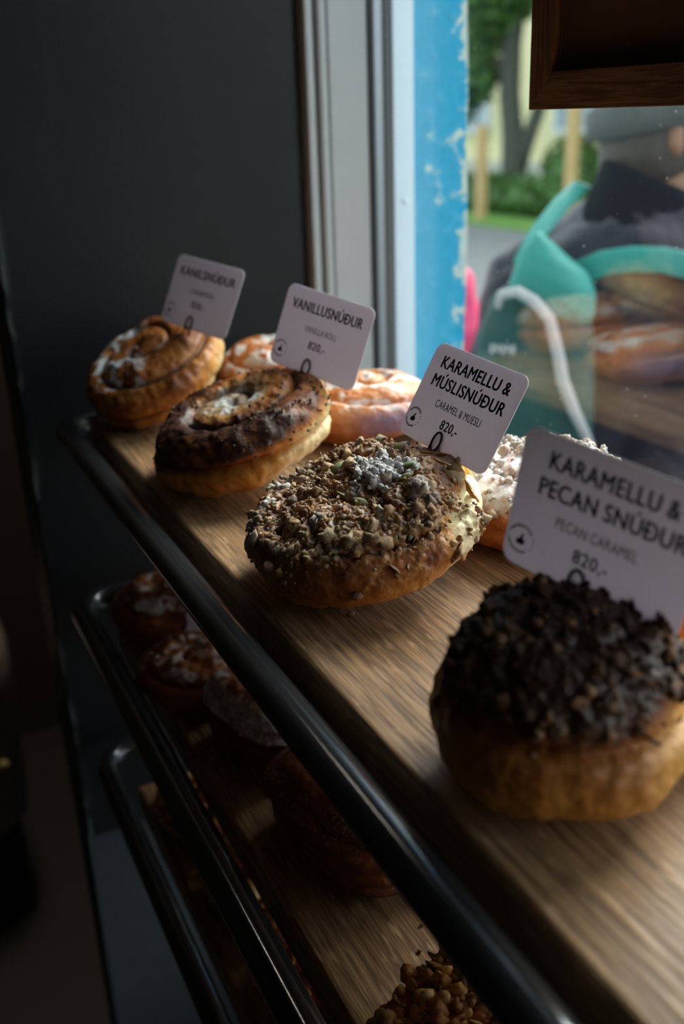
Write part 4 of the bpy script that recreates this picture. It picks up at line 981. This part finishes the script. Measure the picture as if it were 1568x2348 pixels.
person(1.165, 2.115, FACE, 0.90, M['pink'], M['trouser'], None, M['brownhair'], M['skin'], 'person in a bright pink jacket mostly hidden behind the turquoise wall', head_turn=0.2)

# green bag on the person's back
bag = empty('green_bag', (PX, PY, -0.02), (0, 0, FACE)); tag(bag, 'dark green sling bag with teal straps and white cord on the back of the person', 'bag')
M['teal'] = plain('teal_fabric', (0.02, 0.23, 0.20), 0.6, var=0.2, nscale=12, bump=0.3, bscale=60, bdist=0.004)
M['green'] = plain('dark_green_fabric', (0.008, 0.060, 0.055), 0.6, var=0.25, nscale=10, bump=0.4, bscale=30, bdist=0.01)
M['cord'] = plain('white_cord', (0.46, 0.43, 0.44), 0.8)
mb = MB(); secs = []
for zz, wx, wy, cx in ((0.80, 0.07, 0.03, -0.165), (0.83, 0.085, 0.046, -0.165), (1.0, 0.090, 0.050, -0.167), (1.15, 0.086, 0.045, -0.168), (1.215, 0.066, 0.032, -0.165), (1.25, 0.03, 0.012, -0.155)):
    secs.append(((cx, -0.232, zz), (wx, 0, 0), (0, wy, 0), 2.6))
o = MB().loft(secs, 36).build('pouch', M['green'], bag, True); fix_normals(o)
mb = MB(); secs = []
for zz, wx, wy, cx in ((1.195, 0.058, 0.036, -0.148), (1.215, 0.062, 0.046, -0.146), (1.243, 0.056, 0.044, -0.142), (1.268, 0.044, 0.030, -0.142), (1.288, 0.022, 0.014, -0.148)):
    secs.append(((cx, -0.236, zz), (wx, 0, -0.02), (0, wy, 0.0), 2.3))
o = MB().loft(secs, 30).build('flap', M['teal'], bag, True); fix_normals(o); remesh(o, 0.006, 1)
def strap(name, pts, wd, th, mat):
    pts = [Vector(p) for p in pts]; mb = MB(); secs = []
    for i, p in enumerate(pts):
        tdir = (pts[min(i + 1, len(pts) - 1)] - pts[max(i - 1, 0)]).normalized(); out_ = Vector((0, -1, 0.25)); out_ = (out_ - tdir * out_.dot(tdir)).normalized()
        sd = tdir.cross(out_); secs.append((p, sd * wd, out_ * th, 4))
    o = mb.loft(secs, 16).build(name, mat, bag, True); fix_normals(o); return o
strap('shoulder_strap', [(-0.185, -0.235, 1.235), (-0.192, -0.215, 1.262), (-0.176, -0.172, 1.297), (-0.152, -0.115, 1.330), (-0.130, -0.05, 1.352), (-0.125, 0.02, 1.345)], 0.013, 0.003, M['teal'])
strap('cross_strap', [(-0.115, -0.215, 1.243), (-0.08, -0.205, 1.258), (-0.04, -0.20, 1.263), (0.002, -0.195, 1.261), (0.05, -0.19, 1.250), (0.12, -0.175, 1.225), (0.19, -0.15, 1.195)], 0.018, 0.003, M['teal'])
mbc = MB().tube([(-0.217, -0.275, 1.205), (-0.212, -0.280, 1.224), (-0.188, -0.287, 1.230), (-0.165, -0.290, 1.218), (-0.143, -0.290, 1.194), (-0.129, -0.290, 1.146), (-0.121, -0.290, 1.107), (-0.103, -0.288, 1.063), (-0.076, -0.285, 1.010)], [0.006, 0.007, 0.0075, 0.008, 0.008, 0.0085, 0.009, 0.0085, 0.006], 12)
mbc.build('drawcord', M['cord'], bag, True)
mb = MB()
for i in range(5): mb.box(-0.226 + i * 0.0075, -0.221 + i * 0.0075, -0.281, -0.276, 1.140 + 0.003 * (i % 2), 1.152)
mb.build('white_mark', M['cord'], bag)
